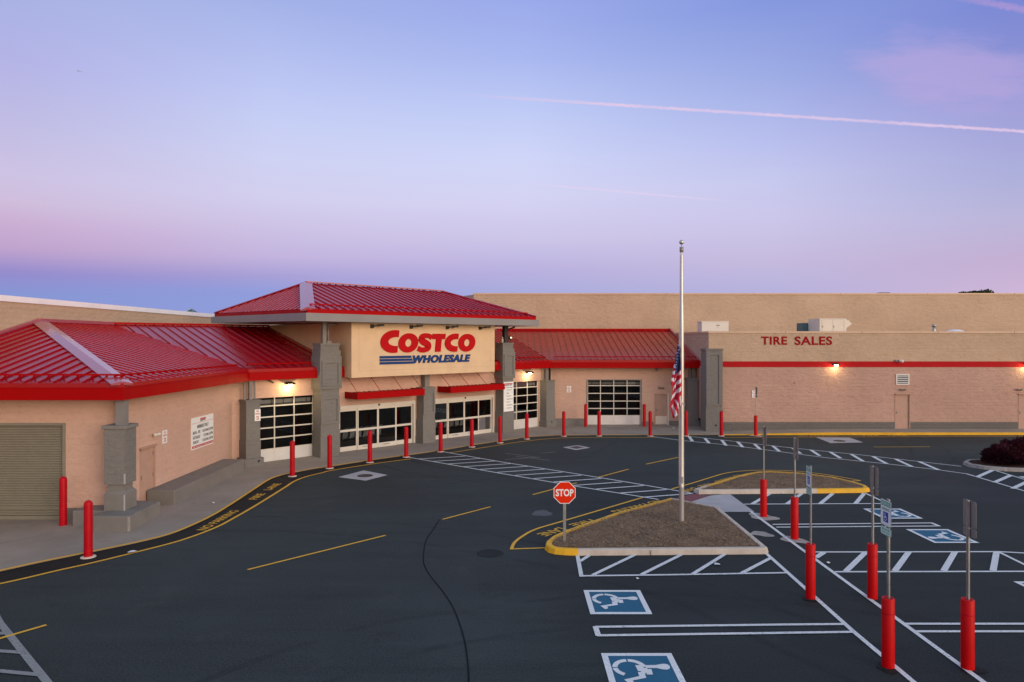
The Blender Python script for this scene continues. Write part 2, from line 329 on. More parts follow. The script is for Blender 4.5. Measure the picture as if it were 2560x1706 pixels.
class MB:
    def __init__(s): s.v = []; s.f = []; s.mi = []; s.sm = []; s.log = []
    def add(s, vs, fs_, mi=0, sm=False):
        s.log.append((vs, fs_, mi, sm)); k = len(s.v); s.v += [Vector(x) for x in vs]
        for f in fs_: s.f.append([k+i for i in f]); s.mi.append(mi); s.sm.append(sm)
        return s
    def box(s, fr, a0, a1, p0, p1, z0, z1, mi=0):
        q = [fr(a, p, z) for z in (z0, z1) for a, p in ((a0, p0), (a1, p0), (a1, p1), (a0, p1))]
        return s.add(q, [(0, 3, 2, 1), (4, 5, 6, 7), (0, 1, 5, 4), (1, 2, 6, 5), (2, 3, 7, 6), (3, 0, 4, 7)], mi)
    def prism(s, pts, z0, z1, mi=0, caps=True):
        n = len(pts); q = [Vector((p[0], p[1], z0)) for p in pts]+[Vector((p[0], p[1], z1)) for p in pts]
        fs_ = [(i, (i+1) % n, (i+1) % n+n, i+n) for i in range(n)]
        if caps: fs_ += [tuple(range(n-1, -1, -1)), tuple(range(n, 2*n))]
        return s.add(q, fs_, mi)
    def slab(s, pts, th, mi=0):            # planar polygon in space, thickened against its normal
        pts = [Vector(p) for p in pts]; nrm = Vector((0, 0, 0))
        for i in range(len(pts)): nrm += pts[i].cross(pts[(i+1) % len(pts)])
        nrm.normalize()
        if nrm.z < 0: nrm = -nrm
        n = len(pts); q = pts+[p-nrm*th for p in pts]
        return s.add(q, [tuple(range(n)), tuple(range(2*n-1, n-1, -1))]+[(i, (i+1) % n, (i+1) % n+n, i+n) for i in range(n)], mi)
    def lathe(s, prof, c=(0, 0, 0), n=20, mi=0, sm=True):
        vs = []; c = Vector(c)
        for r, z in prof:
            for i in range(n):
                a = 2*math.pi*i/n; vs.append(c+Vector((r*math.cos(a), r*math.sin(a), z)))
        fs_ = []
        for j in range(len(prof)-1):
            for i in range(n):
                k = (i+1) % n; fs_.append((j*n+i, j*n+k, (j+1)*n+k, (j+1)*n+i))
        s.add(vs, fs_, mi, sm)
        s.add([vs[i] for i in range(n)], [tuple(range(n-1, -1, -1))], mi); s.add([vs[-n+i] for i in range(n)], [tuple(range(n))], mi)
        return s
    def tube(s, a, b, r, n=8, mi=0, r2=None):
        a = Vector(a); b = Vector(b); d = (b-a).normalized(); u = d.orthogonal().normalized(); v = d.cross(u); r2 = r if r2 is None else r2
        vs = [a+(u*math.cos(2*math.pi*i/n)+v*math.sin(2*math.pi*i/n))*r for i in range(n)]+[b+(u*math.cos(2*math.pi*i/n)+v*math.sin(2*math.pi*i/n))*r2 for i in range(n)]
        return s.add(vs, [(i, (i+1) % n, (i+1) % n+n, i+n) for i in range(n)]+[tuple(range(n-1, -1, -1)), tuple(range(n, 2*n))], mi, n > 6)
    def bar(s, a, b, wv, hv, mi=0):        # box along a-b with half vectors wv, hv
        a = Vector(a); b = Vector(b)
        q = [a-wv-hv, a+wv-hv, a+wv+hv, a-wv+hv, b-wv-hv, b+wv-hv, b+wv+hv, b-wv+hv]
        return s.add(q, [(0, 3, 2, 1), (4, 5, 6, 7), (0, 1, 5, 4), (1, 2, 6, 5), (2, 3, 7, 6), (3, 0, 4, 7)], mi)
    def build(s, name, mats, parent=None, org=None, bevel=0., fix=True):
        if not isinstance(mats, (list, tuple)): mats = [mats]
        if parent is not None: o3 = WL[parent]
        elif org is not None: o3 = Vector(org)
        else:
            xs = [v.x for v in s.v]; ys = [v.y for v in s.v]
            o3 = Vector(((min(xs)+max(xs))/2, (min(ys)+max(ys))/2, min(v.z for v in s.v)))
        me = bpy.data.meshes.new(name); me.from_pydata([v-o3 for v in s.v], [], s.f)
        for x in mats: me.materials.append(M[x])
        for pl, i, sm in zip(me.polygons, s.mi, s.sm): pl.material_index = i; pl.use_smooth = sm
        if fix:
            bm = bmesh.new(); bm.from_mesh(me); bmesh.ops.recalc_face_normals(bm, faces=bm.faces); bm.to_mesh(me); bm.free()
        uv = me.uv_layers.new(name='UVMap')
        for pl in me.polygons:
            nn = pl.normal
            if abs(nn.z) > .8: tx = Vector((1, 0, 0)); ty = Vector((0, 1, 0))
            else:
                tx = Vector((-nn.y, nn.x, 0)).normalized(); ty = Vector((0, 0, 1))
            for li in pl.loop_indices:
                co = me.vertices[me.loops[li].vertex_index].co+o3
                uv.data[li].uv = (co.dot(tx), co.dot(ty))
        ob = bpy.data.objects.new(name, me); COL.objects.link(ob)
        if parent is not None: ob.parent = parent
        else: ob.location = o3
        WL[ob] = o3
        if bevel:
            mo = ob.modifiers.new('bevel', 'BEVEL'); mo.width = bevel; mo.segments = 2; mo.limit_method = 'ANGLE'
        return ob
def tag(o, label=None, cat=None, group=None, kind=None):
    for k, v in (('label', label), ('category', cat), ('group', group), ('kind', kind)):
        if v: o[k] = v
    return o
def thing(name, label, cat, loc, group=None):
    o = bpy.data.objects.new(name, None); COL.objects.link(o); o.location = loc; o.empty_display_size = .2
    WL[o] = Vector(loc); return tag(o, label, cat, group)
def copy_tree(o, parent=None):
    c = o.copy(); COL.objects.link(c); c.parent = parent
    for ch in list(o.children): copy_tree(ch, c)
    return c
def catmull(pts, n=8):
    out = []
    P = [pts[0]]+list(pts)+[pts[-1]]
    for i in range(1, len(P)-2):
        for k in range(n):
            t_ = k/n; a, b, c, d = P[i-1], P[i], P[i+1], P[i+2]
            out.append(.5*((2*b)+(c-a)*t_+(2*a-5*b+4*c-d)*t_*t_+(3*b-a-3*c+d)*t_**3))
    out.append(P[-2]); return out
_zc = [0]
def line_mesh(mb, pts, wid, z, mi=0):
    wid *= .84; _zc[0] += 1; z += .0002*(_zc[0] % 37)
    pts = [Vector((p[0], p[1])) for p in pts]; L = []; Rr = []
    for i, p in enumerate(pts):
        a = pts[max(0, i-1)]; b = pts[min(len(pts)-1, i+1)]; d = (b-a).normalized(); n = Vector((-d.y, d.x))*wid/2
        if 0 < i < len(pts)-1:
            d1 = (pts[i]-pts[i-1]).normalized(); cs = max(.5, abs(d1.dot(d))); n = n/cs
        L.append((p.x+n.x, p.y+n.y, z)); Rr.append((p.x-n.x, p.y-n.y, z))
    k = len(pts)
    mb.add(L+Rr, [(i, i+k, i+1+k, i+1) for i in range(k-1)], mi)
_tc = {}
def text2d(txt, bold=0., shear=0., space=1.):
    key = (txt, bold, shear, space)
    if key in _tc: return _tc[key]
    cu = bpy.data.curves.new('txt', 'FONT'); cu.body = txt; cu.offset = bold; cu.shear = shear; cu.fill_mode = 'FRONT'; cu.resolution_u = 4; cu.space_character = space
    ob = bpy.data.objects.new('txt', cu); COL.objects.link(ob)
    dg = bpy.context.evaluated_depsgraph_get(); ev = ob.evaluated_get(dg); me = ev.to_mesh()
    vs = [(v.co.x, v.co.y) for v in me.vertices]; fs_ = [tuple(p.vertices) for p in me.polygons]
    ev.to_mesh_clear(); bpy.data.objects.remove(ob); bpy.data.curves.remove(cu)
    _tc[key] = (vs, fs_); return _tc[key]
def put_text(mb, txt, org, rt, up, wdt, hgt, mi=0, bold=.02, shear=0., space=1., off=None):
    """fit the text's bounding box into wdt x hgt with its lower left corner at org"""
    vs, fs_ = text2d(txt, bold, shear, space)
    xs = [v[0] for v in vs]; ys = [v[1] for v in vs]; x0, x1, y0, y1 = min(xs), max(xs), min(ys), max(ys)
    org = Vector(org); rt = Vector(rt); up = Vector(up)
    q = [org+rt*((x-x0)/(x1-x0)*wdt)+up*((y-y0)/(y1-y0)*hgt) for x, y in vs]
    mb.add(q, fs_, mi)
def ring(cx, cy, rx, ry, a0, a1, n=28):
    return [(cx+rx*math.cos(R(a0+(a1-a0)*i/n)), cy+ry*math.sin(R(a0+(a1-a0)*i/n))) for i in range(n+1)]
# ---------------------------------------------------------------- ground, walk, kerb
mb = MB(); mb.add([(-400, -60, 0), (400, -60, 0), (400, 900, 0), (-400, 900, 0)], [(0, 1, 2, 3)])
tag(mb.build('ground', 'asphalt', org=(0, 0, 0)), 'dark asphalt car park and road in front of the store', kind='structure')
inner_px = [(-300,1490),(0,1426.7),(95.3,1405.8),(231.5,1378.5),(354,1352.7),(435.7,1330.9),(517.4,1295.5),(571.9,1264.2),(638,1221),(672.7,1199),(703.3,1187.8),(739,1180.2),(784.9,1171.4),(831.8,1164.9),(927.8,1150),(1018,1137.6),(1105.7,1124.9),(1183.3,1112.2),(1252.7,1102.1),(1319.5,1092.5),(1373,1089.2),(1411.3,1088.2),(1500.6,1087.6),(1602.7,1087.2),(1730,1087),(1806.7,1087)]
inner = catmull([G(u, v, .03).xy for u, v in inner_px], 6)
kx = inner[-1].x; ky = inner[-1].y
pts = [(p.x, p.y) for p in inner]+[(kx, 47.), (-2, 56), (-45, 56), (-45, 10), (inner[0].x, 10)]
mb = MB(); mb.prism(pts, -.05, .03)
tag(mb.build('sidewalk', 'walk'), 'grey brown concrete walk along the shop front', kind='structure')
mb = MB(); mb2 = MB(); N = 24; L1 = []; 
def kz(x): return .03+.12*max(0, min(1, (x-kx-.3)/6.))
xs = [kx+(45-kx)*(i/N)**1.6 for i in range(N+1)]
for i in range(N):
    a, b_ = xs[i], xs[i+1]
    mb.add([(a, ky+.15, kz(a)), (b_, ky+.15, kz(b_)), (b_, 43.4, kz(b_)), (a, 43.4, kz(a))], [(0, 1, 2, 3)])
    mb2.add([(a, ky, 0), (b_, ky, 0), (b_, ky, kz(b_)), (a, ky, kz(a)), (b_, ky+.15, kz(b_)), (a, ky+.15, kz(a))], [(0, 1, 2, 3), (3, 2, 4, 5)])
tag(mb.build('sidewalk', 'walk'), 'narrow raised walk along the tire centre wall', kind='structure')
tag(mb2.build('kerb', 'ykerb'), 'yellow painted kerb along the tire centre wall', kind='structure')
# joints cut in the walk
mb = MB()
for a, b_ in (((-10.9, 22.7), (-9.2, 22.9)), ((-11.0, 30.2), (-8.2, 31.4)), ((-6.3, 36.3), (-5.0, 34.6)), ((.9, 43.4), (1.6, 41.9)), ((3.4, 45.4), (3.9, 41.5)), ((9.2, 46), (9.2, 41.5)), ((6.0, 45.9), (6.6, 41.5)), ((-13.5, 20.2), (-15.5, 17.2))):
    line_mesh(mb, [a, b_], .02, .034)
tag(mb.build('sidewalk', 'graybase'), 'cut joints in the concrete walk', kind='structure')
# fire lane strip of newer asphalt
outer_px = [(-300,1520),(0,1460.5),(141.6,1428),(217.9,1411.2),(286,1394.9),(354,1378),(435.7,1356.8),(490.2,1339),(544.7,1317.3),(585.5,1295.5),(640,1264.2),(711.4,1219.8),(735.9,1204),(764.5,1192.9),(805.3,1182.7),(831.8,1176.5),(927.8,1161.2),(1027,1147.9)]
outer = catmull([G(u, v, 0).xy for u, v in outer_px], 6)
inn2 = catmull([G(u, v, 0).xy for u, v in inner_px[:16]], 6)
n = min(len(outer), len(inn2)); mb = MB()
def resamp(pl, k):
    L = [0]
    for i in range(1, len(pl)): L.append(L[-1]+(pl[i]-pl[i-1]).length)
    o_ = []; j = 0
    for i in range(k):
        t_ = L[-1]*i/(k-1)
        while j < len(L)-2 and L[j+1] < t_: j += 1
        f = (t_-L[j])/max(1e-6, L[j+1]-L[j]); o_.append(pl[j].lerp(pl[j+1], f))
    return o_
A = resamp(inn2, 90); B = resamp(outer, 90)
mb.add([(p.x, p.y, .004) for p in A]+[(p.x, p.y, .004) for p in B], [(i, i+90, i+91, i+1) for i in range(89)])
tag(mb.build('road', 'asphalt_new'), 'strip of newer black asphalt of the fire lane', kind='structure')
# ---------------------------------------------------------------- painted markings
ZP = .008
def marking(mb, m_, lab): return tag(mb.build('road_marking', m_), lab, kind='structure')
mb = MB(); ii = [p for p in inner]; line_mesh(mb, ii, .12, .034); line_mesh(mb, outer, .12, ZP)
o2 = catmull([G(u, v).xy for u, v in [(1126,1132.7),(1220,1118),(1296.5,1106),(1373,1097.6),(1436.8,1095),(1500.6,1094.3),(1640.9,1094.3)]], 6)
line_mesh(mb, o2, .11, ZP)
line_mesh(mb, [G(u, v).xy for u, v in [(1809.6,1094.7),(2100,1093.3),(2560,1091.8),(2900,1091)]], .10, ZP)
marking(mb, 'yline', 'yellow fire lane lines along the walk')
mb = MB()
for a, b_ in (((619,1425.5),(964,1339.5)), ((1106.5,1299.5),(1226.5,1268)), ((1332,1237.8),(1442,1208)), ((1494.3,1194.7),(1571.7,1173.8)), ((1615.4,1161.4),(1695.8,1144.3)), ((2184.3,1118.5),(2325,1117.8)), ((-150,1641),(116,1564))):
    line_mesh(mb, [G(*a).xy, G(*b_).xy], .10, ZP)
marking(mb, 'yline', 'dashed yellow centre line of the drive')
mb = MB()
line_mesh(mb, catmull([G(u, v).xy for u, v in [(1607,1244.7),(1413.8,1302),(1339.4,1324.3),(1303.6,1343.6),(1285.7,1358.5),(1279,1373.6)]], 5), .11, ZP)
line_mesh(mb, [G(1275,1374).xy, G(1364,1371).xy], .10, ZP)
line_mesh(mb, catmull([G(u, v).xy for u, v in [(1679,1223.6),(1710.9,1214.7),(1745.5,1204.4),(1782.9,1192.7),(1810.9,1184.8),(1848.3,1179.2),(1900,1176.6),(1979,1178.1),(2038.7,1184),(2098.3,1193),(2150,1202.5)]], 5), .10, ZP)
line_mesh(mb, [G(2152,1202.8).xy, G(2124,1204).xy], .10, ZP)
marking(mb, 'yline', 'yellow fire lane lines round the two islands')
def gtext(mb, txt, c0, c1, h, flip=False):
    """writing on the ground, running from c0 to c1 (baseline)"""
    a = Vector((c0[0], c0[1], ZP)); b_ = Vector((c1[0], c1[1], ZP)); d = (b_-a); L = d.length; d.normalize(); up = Vector((-d.y, d.x, 0))
    put_text(mb, txt, a, d, up, L, h, bold=.014)
mb = MB()
gtext(mb, 'NO PARKING', G(514.6,1326.5).xy, G(599.3,1277.5).xy, .30); gtext(mb, 'FIRE', G(641.7,1249.5).xy, G(664.5,1234.5).xy, .30); gtext(mb, 'LANE', G(677.4,1226).xy, G(704.2,1209.6).xy, .30)
# island texts face the other way
def islet(pA, pB, words, h):
    a = Vector(pA); b_ = Vector(pB)
    for wd, f0, f1 in words: gtext(mb, wd, a.lerp(b_, f0), a.lerp(b_, f1), h)
gtext(mb, 'NO PARKING', G(1641.6,1250.6).xy, G(1524,1279).xy, .37); gtext(mb, 'FIRE', G(1473,1298.7).xy, G(1420,1312.4).xy, .37); gtext(mb, 'LANE', G(1396,1319.3).xy, G(1341,1336).xy, .37)
islet((9.6, 29.05), (6.35, 25.85), [('NO PARKING', .0, .44), ('FIRE', .55, .73), ('LANE', .80, 1.)], .33)
gtext(mb, 'NO PARKING', G(1996,1091.6).xy, G(2096,1091.3).xy, .22); gtext(mb, 'FIRE', G(2160,1091).xy, G(2200,1090.8).xy, .22); gtext(mb, 'LANE', G(2224,1090.6).xy, G(2273,1090.4).xy, .22)
marking(mb, 'yline', 'yellow NO PARKING FIRE LANE lettering on the asphalt')
# crosswalk from the doors
mb = MB(); WH = .11
line_mesh(mb, [G(1020,1143.9).xy, G(1250,1184.3).xy, G(1440.6,1217).xy, G(1646.2,1249.8).xy], WH, ZP)
line_mesh(mb, [G(1105.7,1130).xy, G(1250,1155.4).xy, G(1407.9,1180.4).xy, G(1559.8,1205.1).xy, G(1732.6,1234.9).xy], WH, ZP)
for i in range(13):
    f = i/12; a = Vector((-4.49, 32.8)).lerp(Vector((4.75, 24.8)), f); b_ = Vector((-2.3, 33.6)).lerp(Vector((6.66, 25.4)), f)
    line_mesh(mb, [a, b_], .13, ZP+.003)
marking(mb, 'wline', 'white striped crosswalk from the store doors to the islands')
mb = MB()
U = [(1628,1091.7),(1722,1091.4),(1983,1121),(2156.9,1138.6),(2403.6,1166.7)]
line_mesh(mb, [G(*p).xy for p in U[1:]], WH, ZP)
line_mesh(mb, [G(*p).xy for p in [(1628,1091.7),(1699.6,1101.4),(1835,1115),(2065.5,1145.2),(2211.7,1159.8),(2343.3,1175.1),(2416.4,1185.4),(2560,1228),(2700,1270)]], WH, ZP)
line_mesh(mb, [G(2489.6,1177.6).xy, G(2560,1199).xy, G(2700,1241).xy], WH, ZP)
for x0_, y0_, x1_, y1_ in ((60,1070,85,1105),(170,1085,200,1120),(285,1097,315,1135),(395,1110,430,1147),(510,1125,550,1162),(635,1138,680,1175),(770,1152,825,1190),(895,1165,955,1205),(1028,1180,1100,1223),(1172,1195,1252,1242),(1320,1210,1415,1260),(1475,1228,1587,1280),(1635,1245,1770,1303),(2140,1303,2035,1350),(2265,1338,2150,1388),(2385,1378,2275,1430)):
    q = lambda x, y: (1700+x/2.736, 700+y/2.736)
    line_mesh(mb, [G(*q(x0_, y0_)).xy, G(*q(x1_, y1_)).xy], .21, ZP+.003)
marking(mb, 'wline', 'long white striped crosswalk running to the far right')
b4 = lambda x, y: (1860+x/3.357, 1050+y/3.357)
b3 = lambda x, y: (1250+x/3.357, 1150+y/3.357)
b5 = lambda x, y: (1400+x/2.0284, 1380+y/2.0284)
mb = MB()
line_mesh(mb, [(6.80, 18.3), (6.72, 15), (6.68, 13.4), (6.74, 5)], .12, ZP); line_mesh(mb, [(7.95, 22.75), (7.9, 18.4), (7.86, 11.4), (7.86, 5)], .12, ZP)
marking(mb, 'wline', 'two long white lines of the walkway between the bays')
mb = MB()
def L3(*ps, w_=.11, f=b3, z=ZP): line_mesh(mb, [G(*f(*p)).xy for p in ps], w_, z)
L3((650,806),(684,984), w_=.12); L3((678,978),(1500,967),(2350,952),(2406,951))
for p in (((750,806),(668,858)),((1140,798),(778,972)),((1528,797),(1188,967)),((1892,793),(1620,962)),((2276,826),(2028,956))): L3(*p, w_=.13, z=ZP+.003)
L3((800,1407),(2350,1388), w_=.11); mb2 = None
line_mesh(mb, [G(2330/3.357+1250, 1150+1388/3.357).xy, G(2117.3,1562).xy], .11, ZP)
L3((815,1479),(2350,1458)); line_mesh(mb, [G(1950,1584.3).xy, G(2139.5,1581.6).xy], .11, ZP)
L3((800,1403),(826,1483), w_=.13)
marking(mb, 'wline', 'white bay lines and hatching on the near side')
mb = MB()
L4 = lambda *ps, w_=.11, z=ZP: line_mesh(mb, [G(*b4(*p)).xy for p in ps], w_, z)
L4((0,711),(1205,706)); L4((1020,620),(1215,711))
for p in (((215,622),(70,708)),((485,620),(360,708)),((745,620),(640,706)),((1010,618),(935,706))): L4(*p, w_=.17, z=ZP+.003)
L4((240,880),(1585,867)); L4((272,903),(1640,893)); L4((1575,868),(1640,895), w_=.14)
L4((575,1112),(2140,1109),(2350,1120),(2600,1132)); L4((765,1278),(2700,1274)); L4((2140,1112),(2350,1215),(2480,1280))
for p in (((670,1116),(602,1160)),((1020,1115),(855,1275)),((1385,1110),(1265,1273)),((1770,1112),(1675,1272)),((2120,1110),(2090,1272))): L4(*p, w_=.17, z=ZP+.003)
line_mesh(mb, [G(2258,1561).xy, G(2560,1561).xy, G(2760,1561).xy], .11, ZP); line_mesh(mb, [G(2285,1580).xy, G(2560,1580).xy, G(2760,1580).xy], .11, ZP)
marking(mb, 'wline', 'white bay lines and hatching on the far right side')
mb = MB()
b6 = lambda x, y: (x/1.961, 1380+y/1.961)
line_mesh(mb, [G(*b6(-60,240)).xy, G(*b6(0,350)).xy, G(*b6(118,500)).xy, G(*b6(230,639)).xy, G(*b6(300,730)).xy], .15, ZP)
for p in (((-60,397),(26,404)),((-80,484),(115,497)),((-80,580),(205,607))): line_mesh(mb, [G(*b6(*q_)).xy for q_ in p], .13, ZP+.003)
marking(mb, 'wfaint', 'worn white crosswalk in the near left corner')
mb = MB()
for p in (((1262,1134),(1350,1145)),((1290,1142),(1375,1152)),((1262,1150),(1345,1144)),((1350,1134),(1390,1131))): line_mesh(mb, [G(*q_).xy for q_ in p], .07, ZP)
marking(mb, 'wfaint', 'ghost of old lines scraped off the drive')
# wheelchair symbols
def V_up(p, k): return p if lift_axis[0] is None else tuple(Vector(p)+lift_axis[0]*.0003*k)
lift_axis = [Vector((0, 0, 1))]
def isa(fn, add):
    """draw the figure in unit square coordinates through fn"""
    k_ = [0]
    def poly(ps): k_[0] += 1; add([V_up(fn(x, y), k_[0]) for x, y in ps], [tuple(range(len(ps)))])
    def band(o_, i_): 
        k = len(o_); add([fn(*p) for p in o_]+[fn(*p) for p in i_], [(j, j+1, j+1+k, j+k) for j in range(k-1)])
    for a0, a1 in ((95, 178), (184, 266), (272, 330), (30, 89)):
        band(ring(.39, .335, .225, .235, a0, a1, 12), ring(.39, .335, .155, .165, a0, a1, 12))
    poly([(.325, .555), (.322, .70), (.30, .765), (.288, .82), (.30, .865), (.335, .885), (.38, .885), (.42, .865), (.44, .82), (.43, .765), (.40, .70), (.397, .555)])
    poly([(.325, .42), (.325, .52), (.415, .52), (.415, .505), (.475, .505), (.475, .43)])
    poly([(.425, .535), (.425, .62), (.56, .61), (.56, .53)])
    poly([(.50, .42), (.50, .505), (.64, .505), (.70, .315), (.78, .32), (.81, .265), (.68, .205), (.60, .42)])
def symbol(x0_, x1_, y0_, y1_, up, lab):
    mb = MB(); bd = .11
    mb.add([(x0_+.05, y0_+.05, ZP), (x1_-.05, y0_+.05, ZP), (x1_-.05, y1_-.05, ZP), (x0_+.05, y1_-.05, ZP)], [(0, 1, 2, 3)], 0)
    for a in ((x0_, x1_, y0_, y0_+bd), (x0_, x1_, y1_-bd, y1_), (x0_, x0_+bd, y0_+bd, y1_-bd), (x1_-bd, x1_, y0_+bd, y1_-bd)):
        mb.add([(a[0], a[2], ZP+.004), (a[1], a[2], ZP+.004), (a[1], a[3], ZP+.004), (a[0], a[3], ZP+.004)], [(0, 1, 2, 3)], 1)
    wx = x1_-x0_; wy = y1_-y0_
    if up > 0: fn = lambda x, y: (x0_+wx*y, y1_-wy*x, ZP+.005)
    else: fn = lambda x, y: (x1_-wx*y, y0_+wy*x, ZP+.005)
    isa(fn, lambda v, f: mb.add(v, f, 1))
    tag(mb.build('parking_symbol', ['symblue', 'symwhite']), lab, kind='structure')
symbol(1.63, 2.92, 14.2, 15.57, 1, 'blue square with white wheelchair figure in front of the gore')
symbol(1.62, 2.90, 11.0, 12.43, 1, 'blue square with white wheelchair figure at the bottom edge')
symbol(11.88, 13.15, 21.83, 23.12, -1, 'far blue wheelchair square right of the islands')
symbol(11.88, 13.15, 19.2, 20.6, -1, 'blue wheelchair square below the double bay line')
symbol(11.84, 13.15, 14.8, 16.13, -1, 'blue wheelchair square cut by the right edge')
symbol(21.2, 22.5, 27.2, 28.6, -1, 'blue wheelchair square by the shrub island')
# crack sealant, patches, oil
mb = MB()
line_mesh(mb, catmull([G(u, v).xy for u, v in [(1098,1300),(1083,1325),(1066,1350),(1059,1385),(1060,1411),(1076,1441),(1106.5,1479),(1131.6,1517.7),(1150,1563.6),(1162.7,1609.5),(1170,1665),(1172,1706),(1172,1800)]], 6), .034, .004)
marking(mb, 'tar', 'thin black line of crack sealant').name = 'road_crack'
mb = MB()
def blob(cx_, cy_, rx, ry, z, seed, n=22, mi=0):
    rnd = random.Random(seed); ph = [rnd.uniform(0, 6.28) for _ in range(3)]
    ps = []
    for i in range(n):
        a = 2*math.pi*i/n; r = 1+.16*math.sin(2*a+ph[0])+.12*math.sin(3*a+ph[1])+.08*math.sin(5*a+ph[2])
        ps.append((cx_+rx*r*math.cos(a), cy_+ry*r*math.sin(a), z))
    mb.add(ps, [tuple(range(n))], mi)
g_ = G(1355, 1283.5); blob(g_.x, g_.y, .28, .45, .004, 3)
marking(mb, 'scuff', 'pale scuff on the drive left of the island').name = 'road_patch'
# ---------------------------------------------------------------- drains and manholes
def manhole(quad, cpx, r, lab, square=False, ring_=False):
    qs = [G(*p) for p in quad]; c = G(*cpx)
    e = thing('manhole' if not square else 'storm_drain', lab, 'manhole' if not square else 'drain', (c.x, c.y, 0))
    m1 = MB(); m1.prism([(q.x, q.y) for q in qs], -.05, .008); m1.build('collar', 'rampc', e)
    m2 = MB()
    if square:
        cc = sum(((q-c) for q in qs), Vector())/4+c
        m2.prism([((q.x-cc.x)*.55+cc.x, (q.y-cc.y)*.55+cc.y) for q in qs], -.04, .016); m2.build('grate', 'iron', e)
    else:
        m2.lathe([(r, -.02), (r, .016), (r*.9, .018), (r*.88, .012), (0.01, .012)], (c.x, c.y, 0), 24); m2.build('cover', 'iron', e)
manhole([(846.5,1193.3),(909.2,1176.9),(968,1188.2),(913.9,1202)], (912.8,1190.2), .33, 'round iron manhole cover in a pale concrete diamond before the left doors')
manhole([(1407.5,1118.8),(1444.5,1113.7),(1475,1119.8),(1439.4,1125.6)], (1440,1119.6), .3, 'square drain grate in concrete before the right grille door', True)
manhole([(2040,1094),(2124,1094.7),(2156.9,1106.4),(2076.5,1108.3)], (2098.4,1103.1), .33, 'small manhole in a pale concrete slab beside the tire centre kerb')
c = G(1226, 1384); e = MB(); e.lathe([(.36, -.02), (.36, .006), (.33, .012), (.30, .008), (.01, .008)], (c.x, c.y, 0), 24)
tag(e.build('manhole_cover', 'manhole_iron'), 'dark manhole cover set in asphalt left of the near island', 'manhole')
# ---------------------------------------------------------------- islands
def inset(poly, d):
    n = len(poly); out_ = []
    for i in range(n):
        a = Vector(poly[i-1]); b_ = Vector(poly[i]); c_ = Vector(poly[(i+1) % n])
        d1 = (b_-a).normalized(); d2 = (c_-b_).normalized(); n1 = Vector((-d1.y, d1.x)); n2 = Vector((-d2.y, d2.x)); m_ = (n1+n2).normalized()
        out_.append(b_+m_*(d/max(.35, m_.dot(n1))))
    return out_
def dens(poly, step=.5):
    o_ = []
    for i in range(len(poly)):
        a = Vector(poly[i]); b_ = Vector(poly[(i+1) % len(poly)]); k = max(1, int((b_-a).length/step))
        for j in range(k): o_.append(a.lerp(b_, j/k))
    return o_
def pip(p, poly):
    c_ = False; n = len(poly); j = n-1
    for i in range(n):
        if (poly[i][1] > p[1]) != (poly[j][1] > p[1]) and p[0] < (poly[j][0]-poly[i][0])*(p[1]-poly[i][1])/(poly[j][1]-poly[i][1])+poly[i][0]: c_ = not c_
        j = i
    return c_
